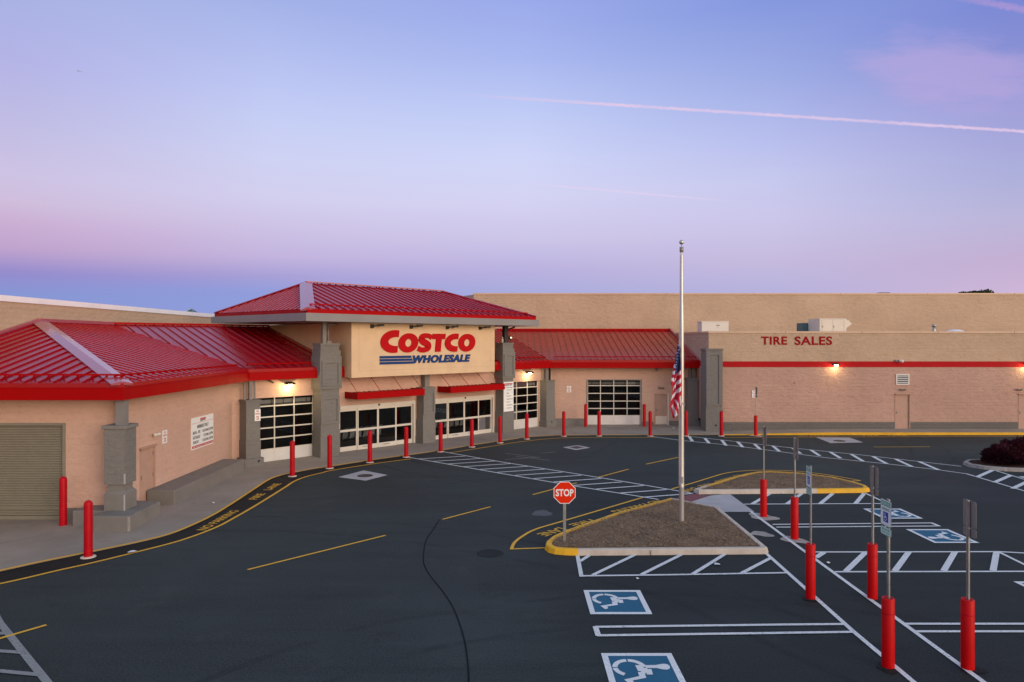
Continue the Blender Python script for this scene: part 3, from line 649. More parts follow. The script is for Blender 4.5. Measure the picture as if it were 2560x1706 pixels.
def island(poly, yellow, labk, labm, km, mm, chips=0, hgt=.15, wk=.16, mat_chip='chip', joints=()):
    """kerb ring (counter-clockwise outline) and its mulch bed; yellow = test on a point"""
    inn = inset(poly, wk); n = len(poly)
    me_ = MB(); bt = inset(poly, -.03)
    for i in range(n):
        j = (i+1) % n; mid = (Vector(poly[i])+Vector(poly[j]))/2; mi = 1 if yellow(mid) else 0
        o0, o1, i0, i1 = Vector(poly[i]), Vector(poly[j]), inn[i], inn[j]; b0, b1 = bt[i], bt[j]
        r0, r1 = o0.lerp(i0, .2), o1.lerp(i1, .2)
        V = lambda v, z: (v.x, v.y, z)
        me_.add([V(b0, 0), V(b1, 0), V(o1, hgt-.025), V(o0, hgt-.025), V(r1, hgt), V(r0, hgt), V(i1, hgt), V(i0, hgt), V(i1, 0), V(i0, 0)], [(0, 1, 2, 3), (3, 2, 4, 5), (5, 4, 6, 7), (7, 6, 8, 9)], mi)
    for p in joints:
        me_.bar((p[0]-.012, p[1]-.03, .0), (p[0]-.012, p[1]-.03, hgt-.02), Vector((.005, 0, 0)), Vector((0, .012, 0)), 2)
    k = me_.build('kerb', [km, 'ykerb', 'graybase'], fix=False); tag(k, labk, kind='structure')
    ip = dens(inset(poly, wk-.01), .3); ring_n = len(ip)
    cen = sum(ip, Vector((0, 0)))/ring_n; vs = []; fs_ = []; K = 14
    for r_ in range(K):
        f = 1-r_/K
        for p in ip:
            q = cen+(p-cen)*f; h = hgt-.035 + .05*min(1, (1-f)*6)+.03*noise.noise(Vector((q.x*2.2, q.y*2.2, 3)))*min(1, (1-f)*6)+.015*noise.noise(Vector((q.x*9, q.y*9, 1)))
            vs.append((q.x, q.y, h))
    vs.append((cen.x, cen.y, hgt+.02))
    for r_ in range(K-1):
        for i in range(ring_n):
            j = (i+1) % ring_n; fs_.append((r_*ring_n+i, r_*ring_n+j, (r_+1)*ring_n+j, (r_+1)*ring_n+i))
    for i in range(ring_n): fs_.append(((K-1)*ring_n+i, (K-1)*ring_n+(i+1) % ring_n, len(vs)-1))
    m3 = MB(); m3.add(vs, fs_, 0, True)
    xs_ = [p.x for p in ip]; ys_ = [p.y for p in ip]; cnt = 0
    rnd = random.Random(5)
    while cnt < chips:
        x, y = rnd.uniform(min(xs_), max(xs_)), rnd.uniform(min(ys_), max(ys_))
        if not pip((x, y), ip): continue
        cnt += 1; a = rnd.uniform(0, 3.14); l = rnd.uniform(.015, .042); wd = rnd.uniform(.003, .006)
        d = Vector((math.cos(a), math.sin(a), rnd.uniform(-.5, .5)))*l; s_ = Vector((-math.sin(a), math.cos(a), rnd.uniform(-.6, .6)))*wd
        c_ = Vector((x, y, hgt+.022+.03*noise.noise(Vector((x*2.2, y*2.2, 3)))+rnd.uniform(0, .012)))
        m3.add([c_-d-s_, c_+d-s_, c_+d+s_, c_-d+s_], [(0, 1, 2, 3)], 1)
    o_ = m3.build('mulch', [mm, mat_chip], fix=False); tag(o_, labm, kind='stuff')
isl1 = [(1.76, 18.12), (4.2, 18.18), (6.77, 18.25), (6.88, 18.4), (6.9, 22.8), (5.62, 24.15), (4.5, 23.1), (3.35, 22.07), (1.55, 20.0), (1.15, 19.42), (.96, 18.95), (.92, 18.62), (1.0, 18.38), (1.15, 18.24), (1.4, 18.16)]
island(isl1, lambda p: p.x < 1.75 or (p.y > 18.6 and p.x < 5.6 and p.y > p.x*1.05+16.6), 'pale concrete kerb with a yellow nose round the flagpole island', 'brown straw mulch bed round the flagpole', 'kerb', 'mulch', 14000, joints=((3.7, 18.16),))
isl2 = [(6.95, 25.35), (9.4, 25.42), (11.4, 25.5), (13.2, 25.6), (13.5, 25.8), (13.6, 26.2), (13.5, 26.9), (13.1, 27.9), (12.1, 28.75), (11.0, 29.1), (10.35, 28.95), (9.7, 28.5), (8.62, 27.45), (7.5, 26.3), (6.85, 25.65)]
island(isl2, lambda p: p.x > 11.4 or (p.y > 26.2), 'kerb with a long yellow end round the farther island', 'brown mulch bed of the farther island', 'kerb', 'mulch', 6000, joints=((9.35, 25.4),))
isl3 = [(30, 29.5), (30, 32.5), (22.2, 32.15), (21.3, 31.95), (20.75, 31.4), (20.6, 30.8), (20.9, 30.2), (21.5, 29.8), (22.5, 29.6), (24, 29.5)]
island(isl3, lambda p: False, 'rounded concrete kerb of the shrub island at the right edge', 'dark mulch bed under the red shrubs', 'patch', 'mulchdark', 500, mat_chip='mulchdark')
z7 = lambda x, y: (1680+x/10.695, 1160+y/10.695)
mb = MB(); mb.add([G(*z7(x, y), .012) for x, y in ((-60, 960), (330, 860), (600, 800), (1015, 850), (520, 1010), (200, 975))], [tuple(range(6))])
tag(mb.build('kerb_ramp', 'tactile'), 'dull red tactile paving between the two islands', kind='structure')
mb = MB(); mb.add([G(*z7(x, y), .009) for x, y in ((1015, 850), (1400, 815), (1560, 815), (1920, 1080), (2210, 1283), (1380, 1283), (1150, 1150), (520, 1010))], [tuple(range(8))])
tag(mb.build('kerb_ramp', 'rampc'), 'pale grey concrete pad between the two islands', kind='structure')
# ---------------------------------------------------------------- the store
ST = thing('warehouse_store', 'large tan and pink block warehouse store with red metal roofs, grey pillars and glass doors', 'building', (-5, 40, 0))
ZW = -.02
def part(mb, name, mt, lab=None, parent=None, **k):
    if name in ('wall_base', 'post', 'door_leaf', 'door_hardware', 'soffit', 'header_rail') and len(mb.log) > 1:
        for g in mb.log:
            m_ = MB(); m_.add(*g); o_ = m_.build(name, mt, parent or ST, **k)
            if lab: o_['label'] = lab
        return o_
    o_ = mb.build(name, mt, parent or ST, **k)
    if lab: o_['label'] = lab
    return o_
def wall_open(mb, fr, s0, s1, p0, p1, z0, z1, ops):
    """ops: (a0,a1,zb,zt) openings"""
    xs_ = sorted({s0, s1, *[o_[0] for o_ in ops], *[o_[1] for o_ in ops]})
    for a, b_ in zip(xs_[:-1], xs_[1:]):
        mid = (a+b_)/2; hit = [o_ for o_ in ops if o_[0] < mid < o_[1]]
        if not hit: mb.box(fr, a, b_, p0, p1, z0, z1)
        else:
            o_ = hit[0]
            if o_[2] > z0+.001: mb.box(fr, a, b_, p0, p1, z0, o_[2])
            if o_[3] < z1-.001: mb.box(fr, a, b_, p0, p1, o_[3], z1)
TW, TD, TR = 43.0, 12.39, 53.45
# tall blocks
LWX = -20.15
mb = MB(); mb.prism([(LWX, 12), (LWX, 70), (-75, 70), (-75, 12)], ZW, 7.27); part(mb, 'wall', 'tan', 'tall tan block wall of the left wing')
mb = MB(); mb.box(W0, LWX-.35, LWX+.05, 12, 53.3, 7.26, 7.5); part(mb, 'parapet_coping', 'coping', 'white metal coping on the left wall')
mb = MB(); mb.prism([(-3.0, TR), (60, TR), (60, 110), (-4.6, 110), (-4.6, 56.3)], ZW, 9.30); part(mb, 'wall', 'tan', 'tall tan block wall behind the tire centre')
mb = MB(); mb.prism([(-3.05, TR-.05), (60, TR-.05), (60, TR+.4), (-3.0, TR+.4)], 9.30, 9.42)
for x in (5.3, 12.1, 18.9, 25.7, 32.5, 39.3): mb.box(W0, x, x+.02, TR-.055, TR-.04, 9.28, 9.425, 1)
part(mb, 'parapet_coping', ['copingtan', 'graybase'])
# tire centre
mb = MB(); mb.prism([(TD, TW), (60, TW), (60, TR-.1), (TD, TR-.1)], 4.39, 6.17); part(mb, 'wall', 'tan', 'upper tan wall of the tire centre')
mb = MB(); mb.prism([(TD-.01, TW-.012), (60, TW-.012), (60, TR-.1), (TD-.01, TR-.1)], 4.03, 4.39); part(mb, 'wall_stripe', 'redband', 'red painted course of blocks')
doors_t = [(24.11, 25.07, ZW, 2.32), (31.88, 32.84, ZW, 2.32)]
mb = MB(); wall_open(mb, FY(TW), TD, 60, -.3, 0, .57, 4.03, doors_t); mb.prism([(TD, TW+.3), (60, TW+.3), (60, TR-.1), (TD, TR-.1)], .57, 4.03)
part(mb, 'wall', 'pink', 'lower pinkish wall of the tire centre')
mb = MB(); wall_open(mb, FY(TW), TD-.02, 60, -.3, .025, ZW, .57, doors_t); part(mb, 'wall_base', 'graybase', 'grey painted base course')
mb = MB(); mb.prism([(TD-.04, TW-.05), (60, TW-.05), (60, TW+.35), (TD+.35, TW+.35), (TD+.35, TR-.1), (TD-.04, TR-.1)], 6.17, 6.29)
for x in (17.2, 22.0, 26.8, 31.6, 36.4): mb.box(W0, x, x+.02, TW-.055, TW-.04, 6.16, 6.295, 1)
part(mb, 'parapet_coping', ['copingtan', 'graybase'])
mb = MB(); mb.box(W0, TD+.36, 60, TW+.36, TR-.02, 6.0, 6.05); part(mb, 'roof', 'roofing')
def steel_door(fr, s0, s1, zb, zt, p=-.06, jamb=None, hood=True):
    m1 = MB(); m1.box(fr, s0+.05, s1-.05, p-.05, p, zb+.01, zt-.05); d = part(m1, 'door', 'peach', 'flush steel door painted like the wall')
    m2 = MB(); m2.box(fr, s0, s0+.05, p-.05, .02, zb, zt); m2.box(fr, s1-.05, s1, p-.05, .02, zb, zt); m2.box(fr, s0, s1, p-.05, .02, zt-.05, zt); part(m2, 'door_frame', jamb or 'peach', parent=d)
    m3 = MB()
    for z in (.35, 1.0, 1.75): m3.box(fr, s1-.07, s1-.045, p, p+.03, zb+z-.06, zb+z+.06)
    m3.box(fr, s0+.1, s0+.16, p, p+.05, zb+.95, zb+1.1); part(m3, 'door_hardware', 'graysteel', parent=d)
    if hood: m4 = MB(); m4.box(fr, s0-.05, s1+.05, 0, .09, zt+.005, zt+.04); part(m4, 'drip_cap', 'peach', parent=d)
    return d
steel_door(FY(TW), 24.11, 25.07, .14, 2.32); steel_door(FY(TW), 31.88, 32.84, .14, 2.32)
# louvre
f = FY(TW); mb = MB()
for a in ((24.17, 25.0, 3.53, 3.60), (24.17, 25.0, 2.92, 2.99), (24.17, 24.24, 2.99, 3.53), (24.93, 25.0, 2.99, 3.53)): mb.box(f, a[0], a[1], 0, .05, a[2], a[3])
lv = part(mb, 'vent_louvre', 'white'); mb = MB()
mb.box(f, 24.24, 24.93, .0, .005, 2.99, 3.53, 1)
for z in (3.05, 3.18, 3.31, 3.44): mb.add([f(24.24, .045, z), f(24.93, .045, z), f(24.93, .02, z+.05), f(24.24, .02, z+.05)], [(0, 1, 2, 3)])
part(mb, 'slats', ['white', 'dark'], parent=lv)
mb = MB(); mb.box(f, 17.78, 17.88, 0, .05, 2.98, 3.12); part(mb, 'junction_box', 'peach')
# pillar at the tire centre corner
def pillar(fr, s0, s1, p1, segs, lab, p0=0., panel=None):
    """segs: (z0,z1,grow) ; recessed panel lines on the face"""
    root = MB(); s_ = segs[0]; root.box(fr, s0-s_[2], s1+s_[2], p0, p1+s_[2], s_[0], s_[1])
    for q in segs[1:]: root.box(fr, s0-q[2], s1+q[2], p0+.001, p1+q[2], q[0], q[1])
    pl = part(root, 'pillar', 'gray', lab)
    if panel:
        m2 = MB()
        for (a0, a1, zb, zt) in panel:
            t_ = .05; d = .05; pf = p1+[q[2] for q in segs if q[0] <= (zb+zt)/2 < q[1]][0]
            # raised border round a recessed field
            m2.box(fr, s0, a0, pf, pf+d, zb-.12, zt+.12); m2.box(fr, a1, s1, pf, pf+d, zb-.12, zt+.12)
            m2.box(fr, a0, a1, pf, pf+d, zt, zt+.12); m2.box(fr, a0, a1, pf, pf+d, zb-.12, zb)
        part(m2, 'panel_border', 'gray', parent=pl)
    return pl
f = FY(TW)
pillar(f, 12.12, 13.13, .4, [(1.40, 5.10, 0.), (ZW, 1.40, .03), (5.10, 5.20, .05)], 'tall grey pillar on the tire centre corner', p0=-.8, panel=[(12.35, 12.9, 1.76, 4.8)])
mb = MB(); mb.tube(f(12.72, .43, .42), f(12.72, .445, .42), .06, 14); part(mb, 'scupper', 'dark')
# --- wing roofs : geometry of the red roofs
SL = .2585; WR = 8.18; ZE = 4.40; ZR = ZE+SL*WR
def FPt(s, d, z): return FF(s, d, z)
eL, rL, eR, rR = -11.9, -20.08, 45.2, 53.38
dE, dR = (43.3-42.64)/S2, (43.3-54.2)/S2      # offsets p of eave and ridge of the angled roof
V = Vector
hipE = V((eL, 20.82, ZE)); hipP = V((rL, 29.0, ZR))
vLe = V((eL, eL+42.64, ZE)); vLr = V((rL, rL+54.2, ZR))
vRe = V((eR-42.64, eR, ZE)); vRr = V((rR-54.2, rR, ZR))
def seam_roof(name, pts, ev, spacing=.45, rail=None, parent=None, lab=None, ribh=.05, mt='redroof', phase=0.):
    pts = [V(p) for p in pts]; n_ = V((0, 0, 0))
    for i in range(len(pts)): n_ += pts[i].cross(pts[(i+1) % len(pts)])
    n_.normalize()
    if n_.z < 0: n_ = -n_
    ev = V(ev).normalized(); up = n_.cross(ev).normalized()
    if up.z < 0: up = -up
    o = pts[0]; q = [((p-o).dot(ev), (p-o).dot(up)) for p in pts]
    m1 = MB(); m1.slab(pts, .06); m2 = m1; amin = min(a for a, _ in q); amax = max(a for a, _ in q); a = amin+spacing*(.5+phase)
    while a < amax:
        hit = []
        for i in range(len(q)):
            (x0_, y0_), (x1_, y1_) = q[i], q[(i+1) % len(q)]
            if (x0_-a)*(x1_-a) < 0: hit.append(y0_+(y1_-y0_)*(a-x0_)/(x1_-x0_))
        hit.sort()
        if len(hit) >= 2 and hit[-1]-hit[0] > .15:
            A_ = o+ev*a+up*(hit[0]+.01)+n_*(ribh/2); B_ = o+ev*a+up*(hit[-1]-.03)+n_*(ribh/2)
            m2.bar(A_, B_, ev*.013, n_*(ribh/2))
        a += spacing
    rf = part(m1, name, mt, lab, parent=parent)
    if rail:
        r0, r1, b_ = rail; m3 = MB()   # from a=r0 to r1 at upslope distance b_
        b0 = min(y for _, y in q)+b_
        A_ = o+ev*r0+up*b0+n_*.12; B_ = o+ev*r1+up*b0+n_*.12
        m3.bar(A_, B_, up*.012, n_*.028); k = int((r1-r0)/spacing)
        for i in range(k+1):
            c_ = o+ev*(r0+.05+i*spacing)+up*b0; m3.bar(c_+n_*.04, c_+n_*.12, ev*.02, up*.02); m3.bar(c_+n_*.07-up*.14, c_+n_*.1, ev*.012, n_*.012)
        part(m3, 'snow_guard', 'redfascia', parent=rf if parent is None else parent)
    return rf, n_
def hipcap(A_, B_, n1, n2, wid, parent, mt='redcap', lift=.07):
    A_ = V(A_); B_ = V(B_); d = (B_-A_).normalized(); l1 = n1.cross(d).normalized(); l2 = n2.cross(d).normalized()
    c_ = (n1+n2)/2
    if l1.dot(n2) > 0: pass
    # lateral directions lying in each plane and pointing away from the other
    if (l1).dot(n2-n1) > 0: l1 = -l1
    if (l2).dot(n1-n2) > 0: l2 = -l2
    m1 = MB(); N_ = 12; vs = []
    for i in range(N_+1):
        P = A_.lerp(B_, i/N_)
        vs += [P+l1*wid+n1*(lift-.05), P+l1*wid+n1*lift, P+c_*(lift+.015), P+l2*wid+n2*lift, P+l2*wid+n2*(lift-.05)]
    fs_ = []
    for i in range(N_):
        for k in range(4): fs_.append((i*5+k, i*5+k+1, i*5+k+6, i*5+k+5))
    m1.add(vs, fs_); m1.add(vs[:5], [(0, 1, 2, 3, 4)]); m1.add(vs[-5:], [(4, 3, 2, 1, 0)])
    return part(m1, 'hip_cap', mt, parent=parent)
# left wing
rf1, n1 = seam_roof('roof', [hipE, vLe, vLr, hipP], (0, 1, 0), ribh=.028, rail=(.25, 9.7, .42), lab='red standing seam roof over the left wing')
rf0, n0 = seam_roof('roof', [hipE, hipP, V((rL, 20.82, ZE)) + V((0, 0, 0)), ], (1, 0, 0), rail=None, lab='red hipped end of the left wing roof')
m3 = MB(); A_ = hipE+V((-.25, .42, .42*SL+.13)); B_ = V((rL, 21.24, ZE+.42*SL+.13)); m3.bar(A_, B_, V((0, .012, 0)), V((0, 0, .028)))
x = A_.x
while x > rL: m3.bar(V((x, 21.24, ZE+.12)), V((x, 21.24, ZE+.24)), V((.02, 0, 0)), V((0, .02, 0))); m3.bar(V((x, 21.08, ZE+.12)), V((x, 21.24, ZE+.22)), V((.012, 0, 0)), V((0, 0, .012))); x -= .45
part(m3, 'snow_guard', 'redfascia', parent=rf0)
hipcap(hipE+V((0.02, -.02, -.02)), hipP, n0, n1, .30, rf1)
mb = MB(); mb.box(W0, rL-.05, rL+.16, 28.9, 34.3, ZR-.02, ZR+.12); part(mb, 'ridge_flashing', 'redcap', parent=rf1)
mb = MB(); A_ = V((rL+.02, 20.82, ZE+.1)); B_ = V((rL+.02, 29.0, ZR+.08)); mb.bar(A_, B_, V((.08, 0, 0)), V((0, 0, .06))); part(mb, 'rake_flashing', 'redcap', parent=rf0)
# angled front, left of the tower
fzs = lambda s, p, z: FF(s, p, z)
ST0, ST1 = 5.42, 15.16
rf2, n2 = seam_roof('roof', [vLe, FF(ST0, dE, ZE), FF(ST0, dR, ZR), vLr], FF.s.to_3d(), rail=(.1, 3.6, .42), lab='red roof between left wing and entrance tower')
mb = MB(); A_ = vLr+V((0, 0, .06)); B_ = FF(ST0, dR, ZR+.06); mb.bar(A_, B_, FF.n.to_3d()*.07, V((0, 0, .05))); part(mb, 'ridge_flashing', 'redfascia', parent=rf2)
# right of the tower
rf3, n3 = seam_roof('roof', [FF(ST1, dE, ZE), vRe, vRr, FF(ST1, dR, ZR)], FF.s.to_3d(), ribh=.035, rail=(.1, 5.6, .42), lab='red roof between tower and right wing')
rf4, n4 = seam_roof('roof', [vRe, V((TD, eR, ZE)), V((TD, rR, ZR)), vRr], (1, 0, 0), rail=(.2, 9.7, .42), lab='red roof over the right wing')
mb = MB(); mb.box(W0, -1.2, TD-.05, rR-.12, rR+.06, ZR-.04, ZR+.12); part(mb, 'ridge_flashing', 'redfascia', parent=rf4)
mb = MB(); mb.bar(V((TD-.06, eR-.02, ZE+.08)), V((TD-.06, rR, ZR+.1)), V((.06, 0, 0)), V((0, 0, .07))); part(mb, 'rake_flashing', 'redcap', parent=rf4)
# fascias and gutters : outlines follow the eave
def fascia(pts, name='fascia', mt='redfascia', z0=3.89, z1=4.27, gz=4.40, th=.09):
    m1 = MB(); m2 = MB(); n = len(pts)
    ps = [V(p) for p in pts]; ns = []
    for i in range(n):
        a = ps[max(0, i-1)]; b_ = ps[i]; c_ = ps[min(n-1, i+1)]
        d1 = (b_-a).normalized() if i > 0 else (c_-b_).normalized(); d2 = (c_-b_).normalized() if i < n-1 else d1
        q1 = V((-d1.y, d1.x)); q2 = V((-d2.y, d2.x)); m_ = (q1+q2).normalized(); ns.append(m_/max(.4, m_.dot(q1)))
    for i in range(n-1):
        a, b_ = ps[i], ps[i+1]; na, nb = ns[i], ns[i+1]
        def blk(mm, o0, o1, za, zb):
            A0, A1, B0, B1 = a+na*o0, a+na*o1, b_+nb*o0, b_+nb*o1
            mm.add([(A0.x, A0.y, za), (B0.x, B0.y, za), (B1.x, B1.y, za), (A1.x, A1.y, za), (A0.x, A0.y, zb), (B0.x, B0.y, zb), (B1.x, B1.y, zb), (A1.x, A1.y, zb)],
                   [(0, 3, 2, 1), (4, 5, 6, 7), (0, 1, 5, 4), (2, 3, 7, 6), (1, 2, 6, 5), (3, 0, 4, 7)])
        blk(m1, 0, th, z0, z1); blk(m1, -.012, 0.0, z0, z0+.035); blk(m1, -.015, .0, z1-.02, z1)
        blk(m2, .05, .14, z1+.001, gz+.005)
        m3_ = MB()
    f_ = part(m1, name, mt); part(m2, 'gutter', 'redroof' if mt == 'redfascia' else 'redcap', parent=f_)
    return f_
c45 = lambda s: FF(s, (43.3-42.5)/S2, 0).xy
cL = V((-11.8, 30.7)); cR = V((2.6, 45.1))
fascia([(LWX+.02, 20.72), (-11.8, 20.72), (-11.8, 30.7), c45(fs(804, .57)+.02)])
fascia([c45(5.02), c45(5.72)], z1=4.24)
fascia([c45(ST1-.1), c45(fs(1257, .57)+.1)], z1=4.24)
fascia([c45(fs(1288, .57)), V((2.6, 45.1)), V((12.4, 45.1))])
# soffits
mb = MB(); mb.add([(-11.85, 20.75, 3.95), (-11.85, 30.7, 3.95), (-12.62, 31, 3.95), (-12.62, 21.6, 3.95), (LWX, 21.6, 3.95), (LWX, 20.75, 3.95)], [(0, 1, 2, 3), (0, 3, 4, 5)])
q = [FF(.2, .54, 3.95), FF(5.4, .54, 3.95), FF(5.4, 0, 3.95), FF(-.2, 0, 3.95)]; mb.add(q, [(0, 1, 2, 3)])
q = [FF(15.2, .54, 3.95), FF(20.8, .54, 3.95), FF(21.1, -.1, 3.95), FF(15.2, 0, 3.95)]; mb.add(q, [(0, 1, 2, 3)])
mb.add([(2.5, 45.15, 3.95), (12.38, 45.15, 3.95), (12.38, 46.02, 3.95), (2.5, 46.02, 3.95)], [(0, 1, 2, 3)])
part(mb, 'soffit', 'peach')
# wing walls
WZ = 4.2
mb = MB(); wall_open(mb, FY(21.6), LWX, X0, -.25, 0, ZW, WZ, [(-19.0, -14.13, ZW, 3.09)]); part(mb, 'wall', 'pinkwall', 'pinkish end wall of the left wing')
mb = MB(); wall_open(mb, FL, 21.852, 31.0, -.25, 0, ZW, WZ, [(23.1, 24.1, ZW, 2.02)]); part(mb, 'wall', 'pinkwall', 'pinkish side wall of the left wing')
g1a, g1b = 1.07, 4.07; g2a, g2b = 17.33, 20.32
d1a, d1b = 5.49, 10.18; d2a, d2b = fs(1085, 0), 16.21
d2a = 11.55
mb = MB(); wall_open(mb, FF, -.2, 21.2, -.25, 0, ZW, WZ, [(g1a, g1b, ZW, 3.03), (d1a, d1b, ZW, 2.38), (d2a, d2b, ZW, 2.38), (g2a, g2b, ZW, 3.06)])
part(mb, 'wall', 'pinkwall', 'pinkish entrance front between the pillars')
mb = MB(); wall_open(mb, FY(46.0), 2.6, TD+.05, -.25, 0, ZW, WZ, [(5.05, 8.72, ZW, 3.06), (9.6, 10.55, ZW, 2.12)]); part(mb, 'wall', 'pinkwall', 'pinkish wall of the right wing')
# low grey bases
mb = MB(); mb.box(FY(21.6), -14.06, X0, 0, .05, ZW, .41); mb.box(FY(46), 2.7, 4.85, 0, .3, ZW, .455); mb.box(FY(46), 4.85, 5.05, 0, .04, ZW, .3); mb.box(FY(46), 8.75, 9.55, 0, .04, ZW, .25); mb.box(FY(46), 10.6, 12.3, 0, .06, ZW, .3)
mb.box(FF, 10.2, 10.35, 0, .04, ZW, .4); mb.box(FF, 16.22, 16.5, 0, .04, ZW, .4); mb.box(FF, 4.95, 5.45, 0, .03, ZW, .4)
part(mb, 'wall_base', 'graypaint', 'low grey painted base of the wing walls')
mb = MB(); mb.box(FL, 23.56, 29.75, 0, .95, ZW, .54); part(mb, 'plinth', 'graypaint', 'long low grey ledge along the left side wall', bevel=.02)
mb = MB(); mb.prism([(-13.43, 20.86), (-12.4, 20.86), (-12.4, 20.2), (-11.33, 20.2), (-11.38, 22.1), (-12.6, 22.3), (-12.6, 21.6), (-13.43, 21.6)], ZW, .5); part(mb, 'plinth', 'graypaint', 'grey platform under the corner pillar', bevel=.02)
# corner pillar A with its steel post
def postA():
    m1 = MB(); x0_, x1_, y0_, y1_ = -12.49, -11.85, 20.9, 21.53
    m1.box(W0, x0_, x1_, y0_, y1_, 1.29, 2.99); pl = part(m1, 'pillar', 'gray', 'stout grey block pillar at the left wing corner')
    m1 = MB(); m1.box(W0, x0_-.05, x1_+.05, y0_-.05, y1_+.05, 2.99, 3.10); part(m1, 'pillar_cap', 'graypaint', parent=pl, bevel=.01)
    m1 = MB(); m1.box(W0, x0_+.08, x1_-.08, y0_+.08, y1_-.05, 1.1, 1.29); m1.box(W0, x0_+.01, x1_, y0_-.02, y1_+.03, .49, 1.0)
    m1.add([(x0_+.01, y0_-.02, 1.0), (x1_, y0_-.02, 1.0), (x1_, y1_+.03, 1.0), (x0_+.01, y1_+.03, 1.0), (x0_+.09, y0_+.07, 1.1), (x1_-.09, y0_+.07, 1.1), (x1_-.09, y1_-.04, 1.1), (x0_+.09, y1_-.04, 1.1)], [(0, 1, 5, 4), (1, 2, 6, 5), (2, 3, 7, 6), (3, 0, 4, 7)])
    part(m1, 'pillar_foot', 'graypaint', parent=pl)
    m1 = MB(); cx_, cy_ = -12.05, 21.1
    m1.box(W0, cx_-.14, cx_+.14, cy_-.11, cy_+.11, 3.1, 3.97); part(m1, 'post', 'graysteel', parent=pl)
postA()
mb = MB(); mb.prism([(-11.885, 20.893), (-11.842, 20.893), (-11.842, 20.93), (-11.885, 20.93)], 1.31, 1.62); mb.build('lime_stain', 'rampc', ST)
mb = MB(); mb.prism([(-11.37, 20.19), (-11.322, 20.19), (-11.325, 20.26), (-11.36, 20.26)], .06, .49); mb.build('lime_stain', 'patch', ST)
mb = MB(); mb.prism([(-11.875, 20.872), (-11.84, 20.872), (-11.84, 20.9), (-11.875, 20.9)], .5, .98); mb.build('lime_stain', 'rampc', ST)
# angled-front pillars
def fpillar(u0, u1, p, zc, segs, lab, panel=None, posts=(), zpost=3.97, capg=.04):
    s0, s1 = fs(u0, p), fs(u1, p)
    pl = pillar(FF, s0, s1, p, segs, lab, panel=[(s0+.18, s1-.13, a, b_) for a, b_ in (panel or [])])
    m1 = MB()
    for a, b_, q0, q1 in posts: m1.box(FF, a, b_, q0, q1, zc, zpost)
    if posts: part(m1, 'post', 'graysteel', parent=pl)
    return pl, s0, s1
def zz(u, v, p): return fz(u, v, p)
pA, a0_, a1_ = fpillar(615.5, 650.5, .7, 3.02, [(1.2, 2.95, 0), (ZW, .42, .12), (.42, 1.2, .02), (2.95, 3.03, .04)], 'grey pillar in the corner left of the first grille door', posts=())
mb = MB(); c_ = (a0_+a1_)/2
for ds, wd in ((-.28, .07), (-.06, .14), (.2, .06)): mb.box(FF, c_+ds, c_+ds+wd, .30, .30+wd, 3.03, 3.97)
part(mb, 'post', 'graysteel', parent=pA)
pB, b0_, b1_ = fpillar(802, 848, .75, 5.57, [(1.31, 3.10, 0), (ZW, 1.31, .03), (3.10, 3.34, .0), (3.34, 4.92, .09), (4.92, 5.22, .05), (5.22, 5.47, -.0), (5.47, 5.57, .03)], 'tall stepped grey pillar at the left of the entrance tower', panel=[(1.75, 2.85), (3.62, 4.6)])
mb = MB(); mb.box(FF, b0_+.25, b0_+.45, .3, .5, 5.57, 6.6); mb.tube(FF(b0_+.62, .35, 5.57), FF(b0_+.62, .35, 6.45), .06, 10); mb.tube(FF(b0_+.62, .35, 6.45), FF(b0_+1.25, .1, 6.55), .05, 10); mb.box(FF, b0_+.5, b0_+.74, .22, .48, 5.57, 5.68); part(mb, 'post', 'graysteel', parent=pB)
pC, c0_, c1_ = fpillar(1057.8, 1087, .6, 3.12, [(1.32, 3.02, 0), (ZW, 1.32, .03), (3.02, 3.12, .04)], 'shorter grey pillar between the two sliding doors', panel=[(1.75, 2.8)])
mb = MB(); mb.box(FF, 10.6, 10.93, .05, .38, 3.12, 3.86); part(mb, 'post', 'graysteel', parent=pC)
pD, D0_, D1_ = fpillar(1257, 1283, .66, 5.57, [(1.30, 3.2, 0), (ZW, 1.30, .03), (3.2, 3.36, .0), (3.36, 5.0, .09), (5.0, 5.2, .05), (5.2, 5.48, -.0), (5.48, 5.57, .03)], 'tall stepped grey pillar at the right of the entrance tower, with the white list on it', panel=[(3.62, 4.75)])
mb = MB(); mb.box(FF, D0_+.3, D0_+.52, .3, .52, 5.57, 6.6); mb.tube(FF(D0_+.5, .4, 6.35), FF(D0_+1.3, .4, 6.55), .045, 10); mb.box(FF, D0_+.6, D0_+.72, .3, .42, 5.57, 6.6); part(mb, 'post', 'dark', parent=pD)
pE, e0_, e1_ = fpillar(1366, 1387, .56, 3.05, [(1.28, 3.0, 0), (ZW, .42, .1), (.42, 1.28, .02), (3.0, 3.08, .04)], 'grey pillar in the corner right of the second grille door')
mb = MB()
for ds, wd in ((.1, .07), (.3, .16), (.58, .07)): mb.box(FF, e0_+ds, e0_+ds+wd, .12, .12+wd, 3.08, 3.97)
part(mb, 'post', 'graysteel', parent=pE)
mb = MB(); mb.tube(FF(e0_+.42, .655, .33), FF(e0_+.42, .668, .33), .055, 14); part(mb, 'scupper', 'dark')
mb = MB(); mb.tube(FF(a1_-.12, .815, .28), FF(a1_-.12, .828, .28), .05, 14); part(mb, 'scupper', 'dark')
f = FY(46.0); pF = pillar(f, 11.66, 12.34, .7, [(1.3, 3.1, 0), (ZW, .42, .1), (.42, 1.3, .02), (3.1, 3.2, .05)], 'dark shaded pillar at the end of the right wing', p0=0)
mb = MB(); mb.box(f, 11.85, 11.98, .2, .35, 3.2, 3.97); mb.box(f, 12.05, 12.2, .2, .35, 3.2, 3.97); part(mb, 'post', 'graysteel', parent=pF)
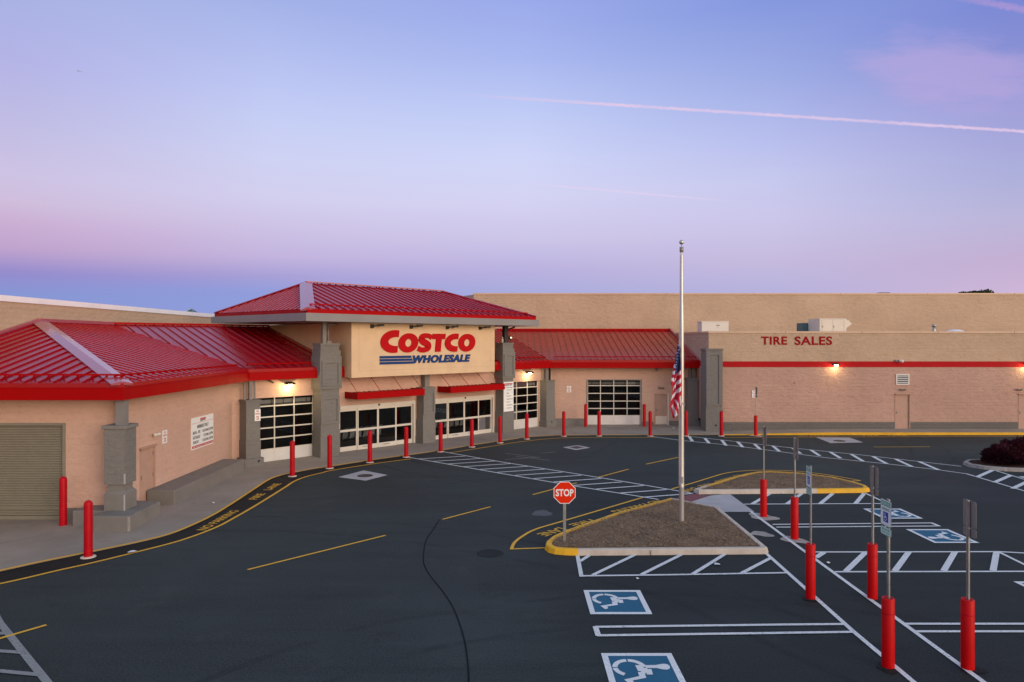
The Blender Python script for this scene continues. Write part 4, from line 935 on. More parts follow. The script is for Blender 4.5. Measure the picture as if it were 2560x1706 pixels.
# tower
TZ0, TZ1 = 6.60, 6.97
mb = MB(); mb.box(FF, ST0, ST1, -8.0, 1.2, 3.86, TZ0-.005); part(mb, 'wall', 'tan_smooth', 'smooth tan sign box of the entrance tower')
mb = MB(); mb.box(FF, ST0, ST1, -8.0, -3.4, ZW, 3.85); mb.box(FF, ST0-.1, ST1+.1, -3.4, -.26, 3.6, 3.85); part(mb, 'wall', 'tan_smooth')
mb = MB()
for a in ((ST0+.42, ST1-.3, 4.18, 4.195), (ST0+.42, ST0+.435, 4.195, 6.4), (ST1-.315, ST1-.3, 4.195, 6.4)): mb.box(FF, a[0], a[1], 1.2, 1.206, a[2], a[3])
part(mb, 'reveal_line', 'copingtan')
tl0, tl1, tb = 2.56, 18.2, -8.95
mb = MB(); zc = .09
c8 = [FF(tl0, 2.0, TZ0), FF(tl1, 2.0, TZ0), FF(tl1, tb, TZ0), FF(tl0, tb, TZ0+zc), FF(tl0, 2.0, TZ1), FF(tl1, 2.0, TZ1), FF(tl1, tb, TZ1), FF(tl0, tb, TZ1+zc)]
mb.add(c8, [(0, 3, 2, 1), (4, 5, 6, 7), (0, 1, 5, 4), (1, 2, 6, 5), (2, 3, 7, 6), (3, 0, 4, 7)]); tfa = part(mb, 'tower_fascia', 'fasciagray', 'deep grey fascia and soffit of the entrance canopy')
mb = MB(); i_ = .14
for a, b_, c_, d_ in ((tl0+i_, tl1-i_, 2-i_-.06, 2-i_),): pass
q0 = [FF(tl0+i_, 2-i_, 0), FF(tl1-i_, 2-i_, 0), FF(tl1-i_, tb+i_, 0), FF(tl0+i_, tb+i_, 0)]
zt_ = [7.14, 7.14, 7.14, 7.14+zc]
vs = [V((p.x, p.y, TZ1-.02)) for p in q0]+[V((p.x, p.y, z)) for p, z in zip(q0, zt_)]
mb.add(vs, [(4, 5, 6, 7), (0, 1, 5, 4), (1, 2, 6, 5), (2, 3, 7, 6), (3, 0, 4, 7)]); part(mb, 'gutter', 'redfascia', parent=tfa)
z71 = 7.17; PL = FF(5.65, -3.8, 8.86); PR = FF(15.3, -3.8, 8.86)
tFL, tFR, tBR, tBL = FF(tl0+.16, 1.84, z71), FF(tl1-.16, 1.84, z71), FF(tl1-.16, tb+.16, z71), FF(tl0+.16, tb+.16, z71+zc)
tr1, nt1 = seam_roof('tower_roof', [tFL, tFR, PR, PL], FF.s.to_3d(), rail=(.3, 15.0, .42), lab='red hipped standing seam roof of the entrance tower')
sd_ = (tBL-tFL).normalized(); tr2, nt2 = seam_roof('tower_roof', [tFL, PL, tBL], (tBL-tFL).normalized(), ribh=.03, lab='left slope of the tower roof')
tr3, nt3 = seam_roof('tower_roof', [tFR, PR, tBR], (tBR-tFR).normalized(), lab='right slope of the tower roof')
tr4, nt4 = seam_roof('tower_roof', [tBL, tBR, PR, PL], FF.s.to_3d(), spacing=.82, lab='rear slope of the tower roof')
hipcap(tFL+V((0, 0, .0)), PL, nt1, nt2, .32, tr1); hipcap(tFR, PR, nt1, nt3, .13, tr1, 'redroof'); hipcap(tBL, PL, nt4, nt2, .10, tr2, 'redroof')
mb = MB(); mb.bar(PL+V((0, 0, .07)), PR+V((0, 0, .07)), FF.n.to_3d()*.12, V((0, 0, .03))); part(mb, 'ridge_cap', 'redcap', parent=tr1)
# ---------------------------------------------------------------- doors
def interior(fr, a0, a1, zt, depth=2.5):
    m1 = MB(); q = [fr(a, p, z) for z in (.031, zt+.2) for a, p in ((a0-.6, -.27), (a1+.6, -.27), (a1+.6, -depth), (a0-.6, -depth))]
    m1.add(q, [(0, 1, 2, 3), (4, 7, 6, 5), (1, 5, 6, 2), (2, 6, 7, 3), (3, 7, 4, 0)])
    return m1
def grille(fr, a0, a1, rows, muls, ztop, lab, frame=False):
    zs = rows; zp = rows[0]
    m1 = MB(); m1.box(fr, a0+.02, a1-.02, -.14, -.09, .035, zp-.03)
    d = part(m1, 'overhead_door', 'doorpanel', lab)
    m2 = MB(); t_ = .028
    for z in zs: m2.box(fr, a0+.02, a1-.02, -.15, -.08, z-t_, z+t_)
    m2.box(fr, a0, a0+.04, -.15, -.08, .03, ztop); m2.box(fr, a1-.05, a1, -.15, -.075, .03, ztop)
    for s_ in muls: m2.box(fr, s_-.025, s_+.025, -.148, -.082, .04, ztop)
    part(m2, 'glazing_bars', 'whiteframe', parent=d)
    lv = [zp]+list(zs[1:])+[ztop]; cs = [a0+.04]+list(muls)+[a1-.05]
    m3 = MB()
    for i in range(len(lv)-1):
        for j in range(len(cs)-1): m3.add([fr(cs[j], -.115, lv[i]), fr(cs[j+1], -.115, lv[i]), fr(cs[j+1], -.115, lv[i+1]), fr(cs[j], -.115, lv[i+1])], [(0, 1, 2, 3)])
    part(m3, 'panes', 'glass', parent=d)
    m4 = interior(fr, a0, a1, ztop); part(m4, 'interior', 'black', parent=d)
    m5 = MB(); m5.box(fr, a0+.05, a1-.05, -.33, -.28, ztop-.30, ztop-.12); m5.box(fr, a0+.05, a1-.05, -.34, -.31, ztop-.36, ztop-.34)
    for k in range(5): s_ = a0+.3+(a1-a0-.6)*k/4; m5.box(fr, s_, s_+.03, -.36, -.27, ztop-.42, ztop-.1, 1)
    m5.add([fr(a0, -.18, .035), fr(a1, -.18, .035), fr(a1, -2, .035), fr(a0, -2, .035)], [(0, 1, 2, 3)], 1)
    part(m5, 'header_rail', ['inner', 'dark'], parent=d)
    return d
grille(FF, g1a, g1b, [.60, 1.11, 1.61, 2.12, 2.63], [2.06, 3.05], 3.03, 'glazed overhead door with a dented white bottom panel')
grille(FF, g2a, g2b, [.60, 1.12, 1.63, 2.15, 2.67], [18.32, 19.32], 3.06, 'narrow glazed overhead door beside the white list')
grille(FY(46.0), 5.09, 8.69, [.64, 1.12, 1.62, 2.14, 2.66], [5.97, 6.87, 7.77], 3.03, 'wide glazed overhead door in the right wing')
mb = MB(); f = FY(46.0)
for a in ((5.02, 5.09, .03, 3.03), (8.69, 8.76, .03, 3.03), (5.02, 8.76, 3.03, 3.09)): mb.box(f, a[0], a[1], -.05, .03, a[2], a[3])
part(mb, 'door_frame', 'graysteel')
def sliding(a0, vs, a1, lab, words):
    d = MB(); d.box(FF, a0, a1, -.12, .06, 2.20, 2.385); hd = part(d, 'sliding_door', 'whiteframe', lab)
    m0 = MB(); c_ = (a0+a1)/2; m0.tube(FF(vs[1], .06, 2.31), FF(vs[1], .11, 2.31), .05, 10); part(m0, 'motion_sensor', 'dark', parent=hd)
    m2 = MB(); m6 = MB(); cs = [a0]+list(vs)+[a1-.11]
    for i in range(4):
        m1 = MB()
        x0_, x1_ = cs[i], cs[i+1]; pf = -.02 if i in (1, 2) else -.07; st = .055
        m1.box(FF, x0_, x0_+st, pf-.05, pf, .04, 2.195); m1.box(FF, x1_-st, x1_-.004, pf-.05, pf, .04, 2.195)
        for zb, zt in ((.04, .27), (1.03, 1.14), (2.08, 2.195)): m1.box(FF, x0_+st, x1_-st, pf-.05, pf, zb, zt)
        for zb, zt in ((.27, 1.03), (1.14, 2.08)):
            m2.add([FF(x0_+st, pf-.025, zb), FF(x1_-st, pf-.025, zb), FF(x1_-st, pf-.025, zt), FF(x0_+st, pf-.025, zt)], [(0, 1, 2, 3)])
        part(m1, 'door_leaf', 'whiteframe', parent=hd) if 0 else m1.build('door_leaf', 'whiteframe', hd)
    m1 = MB(); m1.box(FF, a1-.1, a1, -.12, .05, .035, 2.2); m1.build('door_jamb', 'whiteframe', hd); part(m2, 'panes', 'glass', parent=hd)
    for i, wd in words: m6_ = put_text(m6, wd, FF(cs[i]+.3, pf+.055, .15), FF.s.to_3d(), (0, 0, 1), .45, .05)
    part(m6, 'door_lettering', 'ink', parent=hd)
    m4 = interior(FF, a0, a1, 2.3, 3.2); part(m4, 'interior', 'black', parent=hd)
    # carts parked inside, just seen through the glass
    m5 = MB(); rnd = random.Random(int(a0*10))
    for k in range(6):
        s_ = a0+.9+k*.42; 
        for q_ in range(5): m5.tube(FF(s_+q_*.06, -1.2, .5+q_*.02), FF(s_+q_*.06+.1, -1.25, 1.0), .008, 5)
        m5.tube(FF(s_, -1.2, 1.0), FF(s_+.4, -1.25, 1.05), .012, 6); m5.tube(FF(s_, -1.2, .5), FF(s_+.4, -1.25, .55), .012, 6)
    part(m5, 'cart_rack', 'galv', parent=hd)
sliding(d1a, (6.54, 7.79, 8.96), d1b, 'left set of white framed glass sliding doors', [(1, 'PUSH TO OPEN'), (2, 'IN EMERGENCY')])
sliding(d2a, (12.6, 13.84, 15.0), d2b, 'right set of white framed glass sliding doors', [(1, 'PUSH TO OPEN'), (2, 'IN EMERGENCY')])
# steel doors of the wings
fl = FL
d = steel_door(FL, 23.1, 24.1, .0, 2.02, p=-.05, hood=True)
f = FY(46.0)
d = steel_door(f, 9.6, 10.55, .0, 2.12, p=-.05, hood=False)
mb = MB(); mb.box(f, 9.68, 10.46, -.05, -.035, .06, .61); part(mb, 'kick_plate', 'alu', parent=d)
mb = MB(); mb.box(f, 10.47, 10.56, -.03, .03, .03, 2.12); part(mb, 'door_jamb', 'whiteframe', parent=d)
# roll-up shutter
f = FY(21.6); mb = MB(); z = .14; zs = []
prof = []
while z < 3.02: prof += [(-.12, z), (-.09, z+.02), (-.09, z+.055), (-.12, z+.075)]; z += .078
vs = []; k = len(prof)
for a in (-19.0, -14.19): vs += [f(a, p, zz_) for p, zz_ in prof]
mb.add(vs, [(i, i+1, i+1+k, i+k) for i in range(k-1)]); mb.box(f, -19.0, -14.19, -.13, -.06, .03, .14)
mb.box(f, -19.0, -14.19, -.1, -.05, .36, .40)
sh = part(mb, 'roll_up_door', 'shutter', 'grey green roll-up shutter in the left wing', fix=True)
mb = MB(); mb.box(f, -14.21, -14.12, -.15, .02, .03, 3.02); mb.box(f, -19.1, -14.12, -.15, .02, 3.02, 3.1); part(mb, 'door_frame', 'shutter', parent=sh)
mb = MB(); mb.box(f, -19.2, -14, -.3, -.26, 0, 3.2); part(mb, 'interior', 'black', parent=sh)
# awnings with tie rods
def awning(a0, a1, lab, rods):
    m1 = MB(); t_ = .05; z0, z1 = 2.76, 3.10
    m1.box(FF, a0, a1, 1.13, 1.18, z0, z1); m1.box(FF, a0, a0+t_, 0, 1.13, z0, z1); m1.box(FF, a1-t_, a1, 0, 1.13, z0, z1)
    m1.box(FF, a0-.02, a1+.02, 1.18, 1.195, z0, z0+.03); m1.box(FF, a0-.02, a1+.02, 1.18, 1.195, z1-.03, z1)
    aw = part(m1, 'awning', 'redfascia', lab)
    m2 = MB(); m2.add([FF(a0+t_, 0, z1-.06), FF(a1-t_, 0, z1-.06), FF(a1-t_, 1.13, z1-.10), FF(a0+t_, 1.13, z1-.10)], [(0, 1, 2, 3)])
    n = int((a1-a0)/.3)
    for i in range(n): s_ = a0+.2+i*.3; m2.bar(FF(s_, 0, z1-.045), FF(s_, 1.13, z1-.085), FF.s.to_3d()*.012, V((0, 0, .015)))
    part(m2, 'awning_deck', 'redroof', parent=aw)
    for r_ in rods:
        m3 = MB(); m3.tube(FF(r_, 1.0, 3.08), FF(r_, .03, 3.84), .014, 8); m3.box(FF, r_-.03, r_+.03, .94, 1.06, 3.03, 3.14); m3.box(FF, r_-.04, r_+.04, 0, .05, 3.78, 3.92)
        part(m3, 'tie_rod', 'redroof', parent=aw)
awning(5.77, 9.97, 'flat red awning over the left sliding doors', (5.9, 7.27, 8.65, 10.02-.1)); awning(11.79, 16.03, 'flat red awning over the right sliding doors', (11.93, 13.33, 14.72, 15.92))
# rain pipe stub under the left eave
mb = MB(); mb.tube(FF(1.55, .3, 3.93), FF(1.95, .02, 3.72), .035, 8); part(mb, 'drain_stub', 'dark')
# ---------------------------------------------------------------- signs on the building
def frame3(fr): return fr.s.to_3d(), V((0, 0, 1))
def extr(mb, pts, fr, p0, p1, mi=0):
    n = len(pts); q = [fr(a, p0, z) for a, z in pts]+[fr(a, p1, z) for a, z in pts]
    mb.add(q, [tuple(range(n)), tuple(range(2*n-1, n-1, -1))]+[(i, (i+1) % n, (i+1) % n+n, i+n) for i in range(n)], mi)
def band2(mb, A_, B_, fr, p0, p1, closed, mi=0):
    k = len(A_); q = [fr(a, p1, z) for a, z in A_]+[fr(a, p1, z) for a, z in B_]+[fr(a, p0, z) for a, z in A_]+[fr(a, p0, z) for a, z in B_]
    fs_ = []; m_ = k if closed else k-1
    for i in range(m_):
        j = (i+1) % k; fs_ += [(i, j, k+j, k+i), (i, 2*k+i, 2*k+j, j), (k+i, k+j, 3*k+j, 3*k+i)]
    if not closed: fs_ += [(0, k, 3*k, 2*k), (k-1, 3*k-1, 4*k-1, 2*k-1)]
    mb.add(q, fs_, mi)
def logo(parent, fr, a0, a1, z0, z1, p, th, scale_only=False, names=True):
    """red word over blue word with three bars, drawn in a box 6.57 x 1.78"""
    W_, H_ = a1-a0, z1-z0
    sh = .115
    def T(pts, shear=True): return [(a0+(x+(y-.59)*sh*(1 if shear else 0))/6.57*W_, z0+y/1.78*H_) for x, y in pts]
    letters = []
    def letC(x0_, x1_, y0_, y1_, tk):
        m1 = MB(); h = y1_-y0_; w_ = x1_-x0_; rx = w_*.78; ry = h/2; cx_ = x0_+rx; cy_ = y0_+ry
        icx = x1_-.10*w_; irx = icx-(x0_+.43*w_); iry = .195*h
        ao = math.degrees(math.acos(min(1, (x1_-cx_)/rx))); ai = math.degrees(math.acos((x1_-icx)/irx))
        O_ = ring(cx_, cy_, rx, ry, ao, 360-ao, 34); I_ = ring(icx, cy_, irx, iry, ai, 360-ai, 34)
        band2(m1, T(O_), T(I_), fr, p, p+th, False); return m1
    def letO(x0_, x1_, y0_, y1_, tk):
        m1 = MB(); cx_, cy_ = (x0_+x1_)/2, (y0_+y1_)/2; rx, ry = (x1_-x0_)/2, (y1_-y0_)/2
        O_ = ring(cx_, cy_, rx, ry, 0, 352, 44); I_ = ring(cx_, cy_, rx-tk, ry-tk*.70, 0, 352, 44)
        band2(m1, T(O_), T(I_), fr, p, p+th, True); return m1
    def letS(x0_, x1_, y0_, y1_):
        cl = [(.93, .76), (.74, .855), (.48, .875), (.28, .81), (.235, .69), (.36, .575), (.58, .475), (.74, .37), (.745, .235), (.56, .145), (.32, .135), (.07, .23)]
        wd = [.125, .12, .125, .15, .17, .175, .175, .175, .165, .135, .13, .13]
        P = [V((x0_+x*(x1_-x0_), y0_+y*(y1_-y0_))) for x, y in cl]; P2 = catmull(P, 4); k = len(P2)
        L_, R_ = [], []
        for i, q_ in enumerate(P2):
            d_ = (P2[min(k-1, i+1)]-P2[max(0, i-1)]).normalized(); f_ = i/(k-1)*(len(wd)-1); j = min(len(wd)-2, int(f_)); w_ = (wd[j]+(wd[j+1]-wd[j])*(f_-j))*(y1_-y0_)
            n_ = V((-d_.y, d_.x))
            L_.append(tuple(q_+n_*w_)); R_.append(tuple(q_-n_*w_))
        m1 = MB(); band2(m1, T(L_), T(R_), fr, p, p+th, False); return m1
    by, ty = .60, 1.60
    letters.append(letC(.0, 1.10, .58, 1.77, .38)); letters.append(letO(1.12, 2.40, .59, 1.61, .43)); letters.append(letS(2.34, 3.37, by-.02, ty+.02))
    m1 = MB(); extr(m1, T([(3.34, 1.60), (4.24, 1.60), (4.24, 1.30), (3.99, 1.30), (3.99, .61), (3.60, .61), (3.60, 1.30), (3.34, 1.30)]), fr, p, p+th); letters.append(m1)
    letters.append(letC(4.24, 5.19, .59, 1.62, .36)); letters.append(letO(5.22, 6.50, .59, 1.61, .43))
    if names:
        for m_ in letters: m_.build('red_letter', 'logored', parent)
    else:
        mm = MB()
        for m_ in letters: mm.add(m_.v, m_.f)
        mm.build('red_word', 'logored', parent)
    m1 = MB(); e = [1.98, 2.05, 2.12]
    for i, (zb, zt) in enumerate(((.31, .43), (.155, .275), (0, .12))):
        extr(m1, T([(0.03, zt), (e[i], zt), (e[i]+.05, zb), (0.03, zb)], False), fr, p, p+th)
    m1.build('blue_bars', 'logoblue', parent)
    m1 = MB(); up_ = V((0, 0, 1)); put_text(m1, 'WHOLESALE', fr(a0+2.10/6.57*W_, p+th, z0+.01), fr.s.to_3d(), up_, 4.08/6.57*W_, .43/1.78*H_, bold=.055, shear=.22, space=1.12)
    q = list(m1.v); m1.add([v-fr.n.to_3d()*th for v in q], [tuple(reversed(f_)) for f_ in m1.f[:]])
    m1.build('blue_word', 'logoblue', parent, fix=False)
sg = thing('store_sign', 'big red COSTCO lettering over blue WHOLESALE with three bars on the tower', 'sign', FF(10.3, 1.2, 4.4))
logo(sg, FF, 7.03, 13.6, 4.48, 6.26, 1.201, .05)
for i, u in enumerate((941, 1038, 1127.5, 1209)):
    s_ = fs(u, 1.3); e = thing('sign_floodlight', ['far left', 'second from the left', 'second from the right', 'far right'][i]+' of four small black floodlights over the big sign', 'floodlight', FF(s_, 1.2, 6.4), 'floodlights over the tower sign')
    m1 = MB(); m1.box(FF, s_-.3, s_-.12, 1.2, 1.28, 6.33, 6.52); m1.build('mount', 'dark', e)
    m1 = MB(); m1.tube(FF(s_-.2, 1.27, 6.43), FF(s_+.02, 1.5, 6.47), .022, 8); m1.build('arm', 'dark', e)
    m1 = MB(); m1.bar(FF(s_, 1.48, 6.47), FF(s_+.22, 1.62, 6.49), FF.n.to_3d()*.06, V((0, 0, .055))); m1.build('lamp_head', 'dark', e)
# TIRE SALES
ts = thing('store_sign', 'red TIRE SALES lettering on the tan tire centre wall', 'sign', (17.9, TW-.02, 5.43))
f = FY(TW); m1 = MB(); put_text(m1, 'TIRE', f(15.68, .02, 5.44), (1, 0, 0), (0, 0, 1), 1.64, .52, bold=.028, space=1.08); m1.build('word', 'letterred', ts, fix=False)
m1 = MB(); put_text(m1, 'SALES', f(17.79, .02, 5.42), (1, 0, 0), (0, 0, 1), 2.37, .55, bold=.028, space=1.08); m1.build('word', 'letterred', ts, fix=False)
# opening hours board on the side wall
hb = thing('hours_sign', 'white board listing MEMBERS ONLY opening hours on the left side wall', 'sign', FL(27.75, 0, 1.38))
m1 = MB(); m1.box(FL, 26.8, 28.74, 0, .03, 1.385, 2.64); m1.build('board', 'signwhite', hb)
m1 = MB(); rt, up = V((0, 1, 0)), V((0, 0, 1)); T_ = lambda t_, y, z, w_, h_, mi=0, b_=.02: put_text(m1, t_, FL(y, .034, z), rt, up, w_, h_, mi, bold=b_)
T_('MEMBERS ONLY', 27.27, 2.19, 1.0, .14)
T_('MON - FRI', 26.9, 1.98, .62, .12); T_('10:00AM-8:30PM', 27.72, 1.98, .95, .12, b_=.005)
T_('SATURDAY', 26.9, 1.79, .64, .12); T_('9:30AM-6:00PM', 27.80, 1.79, .87, .12, b_=.005)
T_('SUNDAY', 26.9, 1.60, .5, .12); T_('10:00AM-6:00PM', 27.72, 1.60, .95, .12, b_=.005)
m1.build('lettering', 'ink', hb, fix=False)
m1 = MB(); m1.box(FL, 26.83, 28.71, .03, .034, 2.405, 2.415); m1.box(FL, 26.83, 28.71, .03, .034, 1.43, 1.53); m1.build('red_strip', 'inkred', hb)
m1 = MB(); T_('OPEN 24 HOURS A DAY AT WWW.COSTCO.COM', 26.9, 1.45, 1.74, .06, b_=.005); 
for v in m1.v: v.x += .004
m1.build('strip_lettering', 'signwhite', hb, fix=False)
logo(hb, FL, 27.52, 28.02, 2.45, 2.59, .031, .004, names=False)
# holiday list on pillar D
hl = thing('holiday_sign', 'tall white list of holiday closings on the right tower pillar', 'sign', FF((D0_+D1_)/2, .7, 1.3))
p_ = .70; m1 = MB(); m1.box(FF, D0_+.02, D1_-.03, p_, p_+.02, 1.34, 3.16); m1.build('board', 'signwhite', hl)
m1 = MB(); w_ = D1_-D0_
def T2(t_, x, z, w2, h2): put_text(m1, t_, FF(D0_+x, p_+.024, z), FF.s.to_3d(), (0, 0, 1), w2, h2, bold=.03)
T2('We will be closed:', .12, 2.79, w_-.25, .06)
for i, (t_, wd) in enumerate((("- New Year's Day", .48), ('- Easter', .26), ('- Memorial Day', .44), ('- Independence Day', .56), ('- Labor Day', .36), ('- Thanksgiving Day', .56), ('- Christmas Day', .48))): T2(t_, .22, 2.62-i*.185, wd, .07)
m1.build('lettering', 'ink', hl, fix=False)
logo(hl, FF, D0_+.12, D1_-.12, 2.92, 3.10, p_+.021, .004, names=False)
# small no parking plates
def noparking(fr, a0, a1, z0, z1, p, lab):
    e = thing('no_parking_sign', lab, 'sign', fr((a0+a1)/2, p, z0), 'small no parking fire lane plates')
    m1 = MB(); m1.box(fr, a0, a1, p, p+.012, z0, z1); m1.build('plate', 'signwhite', e)
    m1 = MB(); w2 = a1-a0; h = z1-z0; rt = fr.s.to_3d()
    for t_, f0, f1, g0, g1 in (('NO', .3, .7, .76, .92), ('PARKING', .1, .9, .54, .68), ('FIRE', .25, .75, .28, .42), ('LANE', .25, .75, .1, .24)): put_text(m1, t_, fr(a0+w2*f0, p+.016, z0+h*g0), rt, (0, 0, 1), w2*(f1-f0), h*(g1-g0), bold=.02)
    m1.build('lettering', 'inkred', e, fix=False)
noparking(FL, 24.6, 24.93, 1.98, 2.45, .0, 'no parking plate on the left side wall beside the steel door')
noparking(FF, a1_-.27, a1_-.0, fz(640, 1053, .73), fz(640, 1024, .73), .725, 'no parking plate on the grey pillar left of the first grille door')
f = FY(46.0); noparking(f, (1417-CX)/FOC*46, (1428-CX)/FOC*46, 2.21, 2.65, 0, 'no parking plate on the right wing wall left of the wide grille door')
f = FY(TW); noparking(f, 15.1, 15.42, 2.11, 2.56, .03, 'no parking plate on the tire centre wall behind a sign post')
# ---------------------------------------------------------------- lamps
def wall_lamp(fr, a, z, lab, energy):
    e = thing('wall_lamp', lab, 'lamp', fr(a, 0, z), 'lit round wall lamps')
    m1 = MB(); m1.box(fr, a-.08, a+.08, 0, .2, z-.06, z+.08); m1.build('bracket', 'dark', e)
    c_ = fr(a, .3, z)
    m1 = MB(); m1.lathe([(.04, .10), (.13, .085), (.22, .05), (.265, 0), (.27, -.02), (.25, -.02), (.2, .015), (.04, .03)], c_, 24); m1.build('hood', 'dark', e)
    m1 = MB(); m1.lathe([(.10, .0), (.12, -.03), (.11, -.08), (.07, -.12), (.01, -.13)], c_, 18); m1.build('lens', 'lens', e)
    ld = bpy.data.lights.new('bulb', 'POINT'); ld.energy = energy*.16; ld.color = (1, .74, .36); ld.shadow_soft_size = .06
    lo = bpy.data.objects.new('bulb', ld); COL.objects.link(lo); lo.parent = e; lo.location = fr(a, .30, z-.19)-WL[e]
wall_lamp(FF, 2.64, 3.66, 'lit lamp over the left grille door under the red eave', 190)
wall_lamp(FF, 19.17, 3.64, 'lit lamp over the narrow grille door right of the tower', 150)
wall_lamp(FY(TW), 20.28, 4.2, 'lit lamp on the red stripe under the TIRE SALES lettering', 120)
wall_lamp(FY(TW), 32.3, 4.2, 'lit lamp on the red stripe at the right edge', 120)
def twin(fr, a, z, lab, mt='whiteframe', name='emergency_light', cat='lamp'):
    e = thing(name, lab, cat, fr(a, 0, z)); m1 = MB(); m1.box(fr, a-.07, a+.07, 0, .06, z-.04, z+.04); m1.build('mount', 'graysteel' if mt != 'whiteframe' else 'peach', e)
    for s_ in (-1, 1):
        m1 = MB(); m1.tube(fr(a+s_*.05, .06, z), fr(a+s_*.15, .15, z+.03), .045, 12, r2=.062); m1.build('lamp_head', mt, e)
twin(FL, 24.0, 2.38, 'white twin emergency light above the side wall door')
twin(FY(TW), 24.59, 2.60, 'grey twin emergency light above the tire centre door', 'graysteel')
twin(FY(46), 10.05, 2.5, 'grey twin emergency light above the door beside the flag', 'graysteel')
twin(FY(TW), 31.9, 2.6, 'grey twin emergency light cut by the right edge', 'graysteel')
e = thing('security_camera', 'white dome camera above the red stripe right of the lit lamp', 'camera', FY(TW)(24.35, 0, 4.42)); f = FY(TW)
m1 = MB(); m1.box(f, 24.1, 24.3, 0, .12, 4.38, 4.5); m1.build('mount', 'graysteel', e); m1 = MB(); m1.tube(f(24.3, .12, 4.44), f(24.5, .28, 4.40), .075, 14, r2=.09); m1.build('housing', 'white', e)
e = thing('security_camera', 'small camera under the right wing eave', 'camera', FY(46)(9.6, 0, 3.7)); f = FY(46)
m1 = MB(); m1.tube(f(9.72, .02, 3.82), f(9.72, .3, 3.68), .05, 10); m1.build('housing', 'graysteel', e); m1 = MB(); m1.box(f, 9.66, 9.78, 0, .03, 3.75, 3.88); m1.build('mount', 'graysteel', e)
e = thing('floodlight', 'small lit square floodlight on top of the right tower pillar', 'floodlight', FF(D0_+.9, .3, 5.57)); c_ = fs(1276.5, .3)
m1 = MB(); m1.tube(FF(c_, .3, 5.57), FF(c_, .3, 5.78), .02, 8); m1.build('stem', 'dark', e); m1 = MB(); m1.box(FF, c_-.09, c_+.09, .2, .34, 5.76, 5.96); m1.build('housing', 'dark', e); m1 = MB(); m1.box(FF, c_-.065, c_+.065, .34, .35, 5.84, 5.93); m1.build('lens', 'lens_small', e)
e = thing('owl_decoy', 'small pale bird figure standing on the right tower pillar', 'bird figure', FF(D0_+.12, .5, 5.57)); c_ = FF(D0_+.16, .45, 5.57)
m1 = MB(); m1.lathe([(.05, 0), (.075, .05), (.08, .14), (.06, .22), (.045, .25), (.055, .29), (.045, .34), (.01, .37)], c_, 12); m1.build('body', 'kerb', e)
m1 = MB(); m1.add([c_+V((.02, -.05, .30)), c_+V((-.02, -.05, .30)), c_+V((0, -.09, .27)), c_+V((0, -.05, .26))], [(0, 1, 2), (1, 3, 2), (0, 2, 3)]); m1.build('beak', 'dark', e)
# ---------------------------------------------------------------- on the roofs
f = FY(0); W = W0
e = thing('rooftop_unit', 'plain white box unit on the tire centre roof above the pillar', 'air conditioner', (14.1, 48, 6.05))
m1 = MB(); m1.box(W, 13.2, 15.07, 47.5, 48.6, 6.05, 7.0); m1.build('cabinet', 'hvacw', e, bevel=.02); m1 = MB(); m1.box(W, 13.17, 15.1, 47.47, 48.63, 7.0, 7.05); m1.build('lid', 'hvacw', e)
m1 = MB(); m1.box(W, 14.2, 14.45, 47.485, 47.5, 6.72, 6.8); m1.box(W, 14.3, 14.35, 47.48, 47.5, 6.62, 6.66); m1.build('nameplate', 'signback', e)
e = thing('rooftop_unit', 'cream air handler with a teal coil and a pointed hood on the tire centre roof', 'air conditioner', (21.9, 47.4, 6.05))
m1 = MB(); m1.box(W, 20.95, 22.78, 46.5, 48.3, 6.05, 7.2); m1.build('cabinet', 'hvac', e, bevel=.015)
m1 = MB()
for a in (21.1, 21.85, 22.6): m1.box(W, a, a+.012, 46.49, 46.5, 6.2, 7.12)
m1.box(W, 21.1, 22.62, 46.49, 46.5, 7.12, 7.13); m1.box(W, 21.14, 21.18, 46.47, 46.5, 6.6, 6.72); m1.box(W, 21.9, 21.94, 46.47, 46.5, 6.6, 6.72); m1.build('door_lines', 'signback', e)
m1 = MB(); m1.box(W, 20.55, 21.2, 48.32, 49.3, 6.05, 6.95); m1.build('coil', 'teal', e)
m1 = MB(); ps = [(22.78, 7.12), (22.98, 7.08), (23.2, 6.85), (22.98, 6.68), (22.78, 6.55)]; m1.add([(x, 46.6, z) for x, z in ps]+[(x, 48.1, z) for x, z in ps], [(0, 1, 2, 3, 4), (9, 8, 7, 6, 5)]+[(i, (i+1) % 5, (i+1) % 5+5, i+5) for i in range(5)]); m1.build('intake_hood', 'hvac', e)
e = thing('vent_pipe', 'short grey capped vent pipe on the tire centre roof', 'pipe', (29.05, 47, 6.05)); m1 = MB(); m1.tube((29.05, 47, 6.05), (29.05, 47, 6.68), .1, 14); m1.build('pipe', 'galv', e); m1 = MB(); m1.tube((29.05, 47, 6.68), (29.05, 47, 6.8), .15, 14); m1.build('cap', 'galv', e)
e = thing('roof_skylight', 'pale blue dome skylight just above the tire centre parapet', 'skylight', (31.2, 48.2, 6.05)); m1 = MB(); m1.box(W, 30.6, 31.9, 47.6, 48.8, 6.05, 6.28); m1.build('kerb_frame', 'galv', e)
m1 = MB(); m1.lathe([(.64, .23), (.55, .33), (.3, .42), (.02, .45)], (31.25, 48.2, 6.05), 20); m1.build('dome', 'coping', e)
